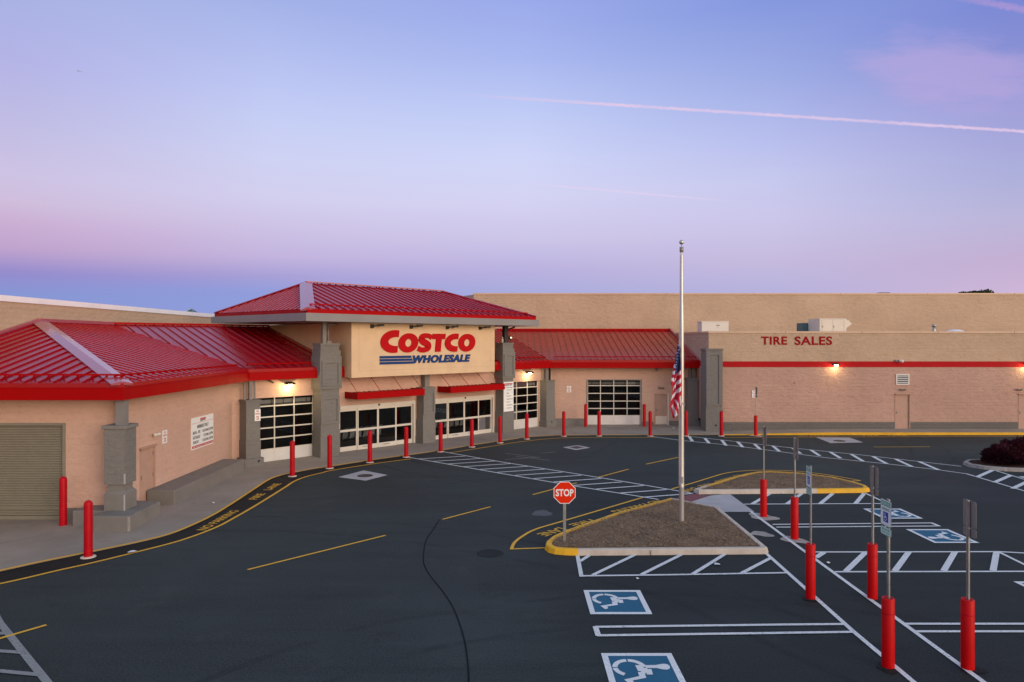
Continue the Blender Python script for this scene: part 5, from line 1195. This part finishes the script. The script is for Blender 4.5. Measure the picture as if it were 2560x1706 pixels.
def pyr(cx_, cy_, r, z0, z1, lab):
    e = thing('roof_skylight', lab, 'skylight', (cx_, cy_, z0)); m1 = MB(); m1.box(W, cx_-r, cx_+r, cy_-r, cy_+r, z0, z0+.12); m1.build('kerb_frame', 'galv', e)
    m1 = MB(); q = [(cx_-r, cy_-r, z0+.12), (cx_+r, cy_-r, z0+.12), (cx_+r, cy_+r, z0+.12), (cx_-r, cy_+r, z0+.12), (cx_, cy_, z1)]; m1.add(q, [(0, 1, 4), (1, 2, 4), (2, 3, 4), (3, 0, 4)]); m1.build('glazing', 'teal', e)
    m1 = MB()
    for i in range(4): m1.tube(q[i], q[4], .02, 6)
    m1.build('ribs', 'galv', e)
pyr(-24.9, 53, .95, 7.27, 8.2, 'dark pyramid skylight peeking over the white coping of the left wall')
e = MB(); e.box(W, 32.4, 33.1, 60, 60.6, 9.3, 9.92); e.box(W, 32.3, 33.2, 59.95, 60.65, 9.86, 9.93); tag(e.build('roof_hatch', 'dark'), 'low dark box on the tall roof right of the flagpole top', 'roof hatch')
e = MB(); e.box(W, 15.2, 15.7, 60, 60.5, 9.3, 9.84); e.box(W, 15.1, 15.8, 59.95, 60.55, 9.8, 9.86); tag(e.build('roof_vent', 'dark'), 'small dark vent on the tall roof just behind the flagpole', 'vent')
e = MB(); e.box(W, 51.9, 55, 67.0, 70, 9.3, 10.35); e.box(W, 51.8, 55.1, 66.9, 70.1, 10.3, 10.4); tag(e.build('rooftop_unit', 'teal'), 'grey rooftop unit cut by the right edge of the picture', 'air conditioner')
# ---------------------------------------------------------------- bollards
def make_bollard(loc, lab, collar=True, h=1.5):
    e = thing('bollard', lab, 'bollard', loc, 'red bollards along the shop front')
    m1 = MB(); r = .105; L = V(loc)
    prof = [(r, 0), (r, h-.11)]+[(r*math.cos(R(a)), h-.11+.11*math.sin(R(a))) for a in (15, 30, 45, 60, 75, 88)]
    m1.lathe(prof, L, 24); m1.build('sleeve', 'bollard', e)
    m1 = MB(); m1.lathe([(r+.004, .16), (r+.006, .165), (r+.006, .18), (r+.004, .185)], L, 24); m1.build('band', 'bollard', e)
    if collar: m1 = MB(); m1.lathe([(.19, -.01), (.18, .02), (r-.01, .03)], L, 20); m1.build('footing', 'kerb', e)
    return e
bpx = [((220.6,1393.5),'red bollard at the near end of the walk, nearest in the picture'),((730.8,1191.4),'red bollard in front of the first grille door'),((824.1,1171.4),'red bollard in front of the left tower pillar'),((924.7,1156.7),'red bollard in front of the left sliding doors'),
 ((1015.5,1143.3),'red bollard at the left corner of the striped crosswalk'),((1101.6,1130),'red bollard at the right corner of the striped crosswalk'),((1179.6,1118),'red bollard in front of the right sliding doors'),((1250.2,1107.8),'red bollard just left of the holiday list pillar'),
 ((1316.9,1098.1),'red bollard in front of the narrow grille door'),((1409.5,1091.2),'red bollard in front of the lit patch of the right wing wall'),((1497.6,1090.5),'red bollard in front of the wide grille door'),((1625.6,1090.7),'red bollard left of the far crosswalk, before the steel door'),
 ((1715.2,1090.5),'red bollard partly hidden behind the flagpole'),((1803.4,1090.5),'red bollard at the foot of the tire centre pillar')]
proto = None
for (px, lab) in bpx:
    g = G(*px)
    if proto is None: proto = make_bollard((g.x, g.y, .004), lab)
    else:
        c_ = copy_tree(proto); c_.location = (g.x, g.y, .004); c_.rotation_euler.z = random.uniform(0, 6); c_['label'] = lab
pr2 = None
for (px, lab) in [((158,1313.4),'red bollard without footing beside the roll-up shutter'),((1464.1,1066.7),'red guard bollard at the left jamb of the wide grille door'),((1610.6,1066.7),'red guard bollard at the right jamb of the wide grille door')]:
    g = G(px[0], px[1], .03)
    if pr2 is None: pr2 = make_bollard((g.x, g.y, .03), lab, False)
    else: c_ = copy_tree(pr2); c_.location = (g.x, g.y, .03); c_['label'] = lab
# ---------------------------------------------------------------- accessible parking signs in red sleeves
def make_psign(x, y, face, lab, ztop=2.9, sl=1.21, rot=0.):
    """face = +1 when the plate looks to +X, -1 to -X"""
    e = thing('parking_sign', lab, 'sign', (0, 0, 0), 'reserved parking signs on red sleeves')
    m1 = MB(); r = .105
    m1.lathe([(r, 0), (r, sl-.02), (r-.012, sl), (r-.03, sl), (r-.035, sl-.03), (.03, sl-.04)], (0, 0, 0), 28); m1.build('bollard_sleeve', 'sleeve', e)
    m1 = MB(); m1.lathe([(r+.002, sl*.78), (r+.003, sl*.785), (r+.003, sl*.79), (r+.002, sl*.795)], (0, 0, 0), 28); m1.build('band', 'bollard', e)
    m1 = MB(); wv = V((0, .028, 0))
    m1.box(W0, -.012, .012, -.012, .012, sl-.1, ztop); m1.box(W0, -.006, .02, -.032, -.012, sl-.1, ztop); m1.box(W0, -.006, .02, .012, .032, sl-.1, ztop); m1.build('post', 'galv', e)
    m1 = MB(); hx = .034*face; fr = FL.__class__((0, 0), (0, 1), (1, 0)); fr.o = V((hx, 0)); fr.s = V((0, -face*-1.0)); fr.s = V((0, 1.*face)); fr.n = V((face, 0))
    wd, z1, z0 = .17, ztop-.01, ztop-.47
    def rr(z0_, z1_, p0, p1, mm, g=0., mi=0):
        rad = .03; c_ = []
        for cx_, cz_, a0 in ((wd-rad-g, z0_+rad+g, -90), (wd-rad-g, z1_-rad-g, 0), (-wd+rad+g, z1_-rad-g, 90), (-wd+rad+g, z0_+rad+g, 180)):
            for k in range(5): a = R(a0+k*22.5); c_.append((cx_+rad*math.cos(a), cz_+rad*math.sin(a)))
        extr(mm, c_, fr, p0, p1, mi)
    rr(z0, z1, 0, .004, m1, 0, 0); m1.build('plate', 'signback', e)
    m1 = MB(); rr(z0, z1, .004, .005, m1, .004, 0); rr(z0, z1, .005, .0055, m1, .012, 1); m1.build('plate_face', ['signgreen', 'signwhite'], e)
    m1 = MB(); extr(m1, [(-.145, z1-.115), (.145, z1-.115), (.145, z1-.03), (-.145, z1-.03)], fr, .006, .0065, 0)
    m1.build('green_header', 'signgreen', e)
    m1 = MB(); put_text(m1, 'RESERVED', fr(-.13, .0075, z1-.1), fr.s.to_3d(), (0, 0, 1), .26, .055, 0, bold=.01); m1.build('header_lettering', 'signpale', e, fix=False)
    m1 = MB(); put_text(m1, 'PARKING', fr(-.12, .007, z1-.19), fr.s.to_3d(), (0, 0, 1), .24, .05, 0, bold=.03); m1.build('lettering', 'signgreen', e, fix=False)
    m1 = MB(); bz = z0+.07; extr(m1, [(-.078, bz), (.078, bz), (.078, bz+.175), (-.078, bz+.175)], fr, .006, .007, 0)
    isa(lambda x_, y_: fr(-.078+.156*x_, .008, bz+.175*y_), lambda v_, f_: m1.add(v_, f_, 1)); m1.build('wheelchair_badge', ['signblue', 'signwhite'], e, fix=False)
    zl1 = z0-.015; zl0 = zl1-.15
    m1 = MB(); rr(zl0, zl1, 0, .004, m1); m1.build('lower_plate', 'signback', e)
    m1 = MB(); rr(zl0, zl1, .004, .005, m1, .004, 0); rr(zl0, zl1, .005, .0055, m1, .012, 1); put_text(m1, 'MAXIMUM', fr(-.12, .007, zl0+.085), fr.s.to_3d(), (0, 0, 1), .24, .035, 0, bold=.02); put_text(m1, 'FINE $250', fr(-.12, .007, zl0+.03), fr.s.to_3d(), (0, 0, 1), .24, .035, 0, bold=.02)
    m1.build('lower_face', ['signgreen', 'signpale'], e, fix=False)
    e.location = (x, y, 0); e.rotation_euler.z = rot
    return e
sg_ = [(8.14, 22.1, 1, 'backmost reserved parking sign, first of the row by the concrete pad'), (8.11, 19.6, 1, 'second reserved parking sign of the right row, plate seen edge-on'), (6.60, 15.1, -1, 'reserved parking sign facing us in front of the hatched bay, farther of the two'),
       (7.97, 15.1, 1, 'reserved parking sign seen from the back beside the one facing us'), (6.57, 11.93, -1, 'nearest reserved parking sign with its green and white face showing'), (7.92, 11.87, 1, 'nearest reserved parking sign seen from the back at the lower right')]
PR = {}
for x, y, fc, lab in sg_:
    if fc not in PR: PR[fc] = make_psign(x, y, fc, lab, 2.93)
    else:
        c_ = copy_tree(PR[fc]); c_.location = (x, y, 0); c_['label'] = lab
    if fc not in PR: pass
PR[-1].rotation_euler.z = R(-6)
c_ = copy_tree(PR[1]); c_.location = (14.6, 40.9, 0); c_.scale = (1, 1, 1.0); c_['label'] = 'lone reserved parking sign by the tire centre kerb'
# concrete patches round their feet
for i, (x, y, s_, mt) in enumerate(((8.1, 22.05, .42, 'patch'), (8.05, 19.5, .33, 'patch'), (7.35, 20.1, .28, 'patch'), (6.62, 15.04, .17, 'asphalt_new'), (8.02, 15.05, .17, 'asphalt_new'), (6.55, 11.9, .19, 'asphalt_new'), (7.97, 11.84, .18, 'asphalt_new'), (14.6, 40.85, .33, 'kerb'))):
    mb = MB(); blob(x, y, s_, s_*1.05, .012, i+10); tag(mb.build('road_patch', mt), 'rough concrete patch in the asphalt', kind='structure')
# ---------------------------------------------------------------- stop sign
e = thing('stop_sign', 'red octagonal STOP sign on a steel post in the nose of the near island', 'sign', (1.448, 18.8, .13), )
yS = 18.8; f = FY(yS); cz = 1.516; hw = .302
m1 = MB(); m1.box(f, 1.448-.012, 1.448+.012, -.01, .006, .1, 1.75); m1.box(f, 1.448-.04, 1.448-.012, -.02, -.0, .1, 1.75); m1.box(f, 1.448+.012, 1.448+.04, -.02, -.0, .1, 1.75); m1.build('post', 'galv', e)
def octa(r): k = math.tan(R(22.5))*r; return [(1.448+a, cz+b_) for a, b_ in ((-k, -r), (k, -r), (r, -k), (r, k), (k, r), (-k, r), (-r, k), (-r, -k))]
m1 = MB(); extr(m1, octa(hw), f, .01, .014); m1.build('plate', 'signwhite', e)
m1 = MB(); extr(m1, octa(hw-.018), f, .0142, .016); m1.build('red_face', 'signred', e)
m1 = MB(); put_text(m1, 'STOP', f(1.448-.245, .019, cz-.1), (1, 0, 0), (0, 0, 1), .49, .2, bold=.03, space=1.02); m1.build('lettering', 'signwhite', e, fix=False)
# ---------------------------------------------------------------- flagpole and flag
px_, py_ = 5.19, 20.9
e = thing('flagpole', 'tall tapered aluminium flagpole standing in the mulch island', 'flagpole', (px_, py_, .13))
m1 = MB(); m1.lathe([(.078, .1), (.078, 1.2), (.079, 1.21), (.079, 1.24), (.077, 1.25), (.075, 3.0), (.070, 5.6), (.068, 6.2), (.06, 6.6), (.048, 7.0), (.045, 8.3), (.03, 8.34), (.02, 8.42)], (px_, py_, 0), 28); m1.build('pole', 'alu', e)
m1 = MB(); m1.lathe([(.035, 8.40), (.058, 8.41), (.062, 8.56), (.03, 8.57)], (px_, py_, 0), 20); m1.build('truck', 'signback', e)
m1 = MB(); m1.lathe([(.008, 8.56), (.008, 8.65)]+[(.074*math.sin(R(a)), 8.712-.074*math.cos(R(a))) for a in range(10, 180, 12)], (px_, py_, 0), 24); m1.build('ball', 'alu', e)
m1 = MB(); m1.tube((px_-.085, py_-.03, 5.5), (px_-.05, py_-.02, 8.42), .006, 6); m1.tube((px_-.09, py_-.06, 1.3), (px_-.085, py_-.03, 5.5), .006, 6)
for i in range(12):
    a0, a1 = R(200+i*15), R(200+(i+1)*15); r_ = .1
    m1.tube((px_+r_*math.cos(a0), py_+r_*math.sin(a0), 3.86-.013*i), (px_+r_*math.cos(a1), py_+r_*math.sin(a1), 3.86-.013*(i+1)), .012, 6)
m1.build('halyard', 'rope', e)
m1 = MB(); m1.box(W0, px_-.02, px_+.02, py_-.12, py_-.075, 1.35, 1.55); m1.build('cleat', 'galv', e)
# the flag : a hanging cloth; pattern follows the folds
zf = 7.84
def F2W(x, y, d=0.):   # tracing units of the cloth (its own flat pattern) to world, at the pole's distance
    u = 1660+x/zf; v = 860+y/zf; return V(((u-CX)*20.8/FOC, 20.8+d, CH-(v-HY)*20.8/FOC))
Lp = [(20, 268), (120, 264), (240, 250), (330, 236), (400, 215), (500, 190), (600, 166), (700, 143), (780, 130), (812, 150), (900, 166), (990, 150), (1100, 128), (1230, 112), (1300, 130), (1380, 152), (1450, 175)]
Rp = [(20, 290), (120, 303), (240, 306), (330, 310), (400, 314), (500, 320), (600, 326), (700, 332), (780, 338), (900, 342), (1000, 338), (1100, 336), (1180, 334), (1222, 322), (1260, 282), (1380, 280), (1450, 190)]
def itp(T_, y):
    for (y0_, x0_), (y1_, x1_) in zip(T_[:-1], T_[1:]):
        if y0_ <= y <= y1_: return x0_+(x1_-x0_)*(y-y0_)/(y1_-y0_)
    return T_[-1][1]
red_p = []; W_P = [[(195, 712), (320, 508), (322, 588), (250, 640), (180, 770)], [(165, 922), (200, 810), (325, 660), (328, 745), (240, 820), (175, 905)], [(128, 1120), (150, 1010), (330, 822), (332, 912), (230, 985), (140, 1100)],
 [(140, 1225), (178, 1172), (212, 1290), (268, 1400), (206, 1432), (180, 1320)], [(212, 1110), (238, 1090), (270, 1170), (286, 1240), (286, 1302), (258, 1230)], [(293, 1035), (326, 1005), (334, 1120), (334, 1218), (316, 1222), (304, 1120)],
 [(200, 408), (225, 400), (219, 468), (196, 468)], [(176, 535), (208, 530), (205, 600), (168, 598)], [(146, 660), (196, 672), (188, 742), (138, 722)]]
B_P = [(255, 0), (300, 0), (330, 400), (322, 505), (250, 560), (203, 612), (206, 540), (222, 400), (236, 330), (255, 200)]
stars = [(278, 30), (288, 60), (280, 118), (268, 178), (300, 182), (262, 240), (297, 238), (255, 298), (290, 296), (246, 356), (285, 355), (238, 412), (280, 412), (232, 470), (274, 468), (227, 528)]
NX, NY = 46, 190; vs = []; fs_ = []; mis = []
for j in range(NY+1):
    y = 20+1430*j/NY; l, r_ = itp(Lp, y), itp(Rp, y)
    for i in range(NX+1):
        t_ = i/NX; x = l+(r_-l)*t_; dep = .05*math.sin(t_*9+y*.004)+.03*math.sin(t_*17+y*.006)-.04*t_
        vs.append(F2W(x, y, dep))
for j in range(NY):
    y = 20+1430*(j+.5)/NY; l, r_ = itp(Lp, y), itp(Rp, y)
    for i in range(NX):
        x = l+(r_-l)*(i+.5)/NX; fs_.append((j*(NX+1)+i, j*(NX+1)+i+1, (j+1)*(NX+1)+i+1, (j+1)*(NX+1)+i)); c_ = 0
        if pip((x, y), B_P): c_ = 2
        for P in W_P:
            if pip((x, y), P): c_ = 1
        if c_ == 2 and any((x-a)**2+(y-b_)**2 < 60 for a, b_ in stars): c_ = 1
        mis.append(c_)
m1 = MB(); m1.add(vs, fs_, 0, True); m1.mi = mis
fo = m1.build('flag', ['flagred', 'flagwhite', 'flagblue'], fix=False); mo = fo.modifiers.new('thickness', 'SOLIDIFY'); mo.thickness = .006
tag(fo, 'limp stars and stripes flag hanging at half height on the flagpole', 'flag')
# ---------------------------------------------------------------- shrubs, far tree, aircraft, litter
def foliage(mb, c_, rad, n, lsz, seed, spiky=False, top=1.):
    rnd = random.Random(seed); sh = []
    for i in range(n):
        a = rnd.uniform(0, 6.283); u_ = rnd.uniform(-.2, 1) if spiky else rnd.uniform(-1, 1); r_ = rnd.uniform(.25, 1)**.45
        d = V((math.cos(a)*math.sqrt(max(0, 1-u_*u_)), math.sin(a)*math.sqrt(max(0, 1-u_*u_)), u_))
        lump = 1+.30*noise.noise(d*2.4+V((seed, 0, 0)))+.16*noise.noise(d*6+V((0, seed, 0)))
        P = V((c_[0]+d.x*rad[0]*r_*lump, c_[1]+d.y*rad[1]*r_*lump, c_[2]+d.z*rad[2]*r_*lump))
        ax = (d+V((rnd.uniform(-1, 1), rnd.uniform(-1, 1), rnd.uniform(-.6, 1)))*(.6 if spiky else 1.5)).normalized()
        s_ = ax.cross(V((rnd.random(), rnd.random(), rnd.random()))).normalized(); l = lsz*rnd.uniform(.6, 1.5); wv = s_*l*(.28 if spiky else .5)
        mb.add([P-wv*.4, P+ax*l*.5-wv, P+ax*l, P+ax*l*.5+wv], [(0, 1, 2, 3)])
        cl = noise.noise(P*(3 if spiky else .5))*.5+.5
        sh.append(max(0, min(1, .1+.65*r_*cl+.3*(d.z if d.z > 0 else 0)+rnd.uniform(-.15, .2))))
    return sh
def setshade(o_, sh, nskip=0):
    at = o_.data.attributes.new('shade', 'FLOAT', 'FACE')
    at.data.foreach_set('value', ([.3]*nskip+sh)[:len(o_.data.polygons)])
def shrub(c_, rad, n, lab, seed):
    e = thing('red_shrub', lab, 'shrub', (c_[0], c_[1], .12), 'dark red shrubs on the right island')
    m1 = MB(); sh = foliage(m1, (c_[0], c_[1], .12+rad[2]*.35), rad, n, .085, seed, True); setshade(m1.build('foliage', 'barberry', e, fix=False), sh)
    m1 = MB(); rnd = random.Random(seed)
    for i in range(16):
        a = rnd.uniform(0, 6.28); m1.tube((c_[0], c_[1], .1), (c_[0]+math.cos(a)*rad[0]*rnd.uniform(.3, .8), c_[1]+math.sin(a)*rad[1]*rnd.uniform(.3, .8), .12+rad[2]*rnd.uniform(.5, 1.1)), .012, 5, r2=.004)
    m1.build('stems', 'bark', e)
shrub((22.3, 30.95), (.80, .75, .58), 9000, 'smaller dark red shrub at the left of the island bed', 3)
shrub((23.35, 31.2), (.98, .85, .80), 11000, 'bigger dark red shrub cut by the right picture edge', 8)
shrub((25.2, 31.0), (1.0, .8, .8), 2500, 'third dark red shrub, beyond the right picture edge', 12)
e = thing('leafy_tree', 'top of a green tree showing over the tall roof at the right', 'tree', (88.3, 130, 0))
m1 = MB(); m1.tube((88.3, 130, 0), (88.3, 130, 9), .35, 10, r2=.2)
for a in (0, 1.3, 2.6, 3.9, 5.2): m1.tube((88.3, 130, 7.5), (88.3+2.3*math.cos(a), 130+2*math.sin(a), 11.5), .14, 6, r2=.04)
m1.build('trunk', 'bark', e)
m1 = MB(); sh = []
for k, (x_, z_, r_) in enumerate(((86.6, 13.4, 1.5), (88.4, 13.5, 1.6), (89.9, 13.6, 1.5), (88.3, 11.4, 2.6), (87.4, 12.9, 1.1))): sh += foliage(m1, (x_, 130+random.uniform(-.8, .8), z_), (r_, r_, r_), 1500, .34, 30+k)
setshade(m1.build('crown', 'leaf', e, fix=False), sh)
# small aircraft, far away
D = 1150.; ac = V(((199.5-CX)/FOC*D, D, CH+(HY-179)/FOC*D))
e = thing('airliner', 'tiny dark aircraft high in the sky at the upper left', 'airplane', ac)
m1 = MB(); dr = V((.97, .1, -.12)).normalized(); m1.tube(ac-dr*2.6, ac+dr*2.4, .42, 10, r2=.34); m1.tube(ac+dr*2.4, ac+dr*3.2, .34, 10, r2=.05); m1.tube(ac-dr*4.2, ac-dr*2.6, .12, 10, r2=.42); m1.build('fuselage', 'skyplane', e)
for s_ in (-1, 1):
    m1 = MB(); sd2 = V((.12, s_, .16)).normalized(); q = [ac+dr*.7, ac-dr*.5, ac-dr*1.7+sd2*4.4, ac-dr*1.2+sd2*4.4]; m1.slab(q, .12); m1.build('wing', 'skyplane', e)
m1 = MB(); m1.slab([ac-dr*3.2, ac-dr*4.2, ac-dr*4.6+V((0, 0, 1.4)), ac-dr*4.1+V((0, 0, 1.4))], .1); m1.slab([ac-dr*3.4-V((0, 1.6, 0)), ac-dr*4.2-V((0, 1.6, 0)), ac-dr*4.2+V((0, 1.6, 0)), ac-dr*3.4+V((0, 1.6, 0))], .1); m1.build('tail', 'skyplane', e)
def litter(u, v, w_, lab, z=.012):
    g = G(u, v, z); m1 = MB(); rnd = random.Random(int(u)); n = 7
    ps = [(g.x+w_*rnd.uniform(.6, 1.1)*math.cos(6.283*i/n), g.y+w_*rnd.uniform(.6, 1.3)*math.sin(6.283*i/n), z+rnd.uniform(.004, .035)) for i in range(n)]
    m1.add(ps+[(g.x, g.y, z+.04)], [(i, (i+1) % n, n) for i in range(n)]); tag(m1.build('litter', 'paper', fix=False), lab, 'litter')
litter(332, 1380.5, .13, 'crumpled white paper between the yellow lines at the left')
litter(1793, 1412, .09, 'white scrap of paper in the hatching under the near island')
litter(2070.5, 1408, .08, 'pale scrap in the hatching right of the walkway lines')
litter(533.6, 1258.3, .05, 'small white scrap on the walk by the grey ledge', .04)
litter(1683, 1071, .12, 'crumpled white paper on the walk left of the flagpole foot', .04)
litter(1594, 1448, .045, 'tiny white speck of litter above the first wheelchair square')
litter(1957, 1235, .05, 'tiny white scrap before the long yellow kerb')
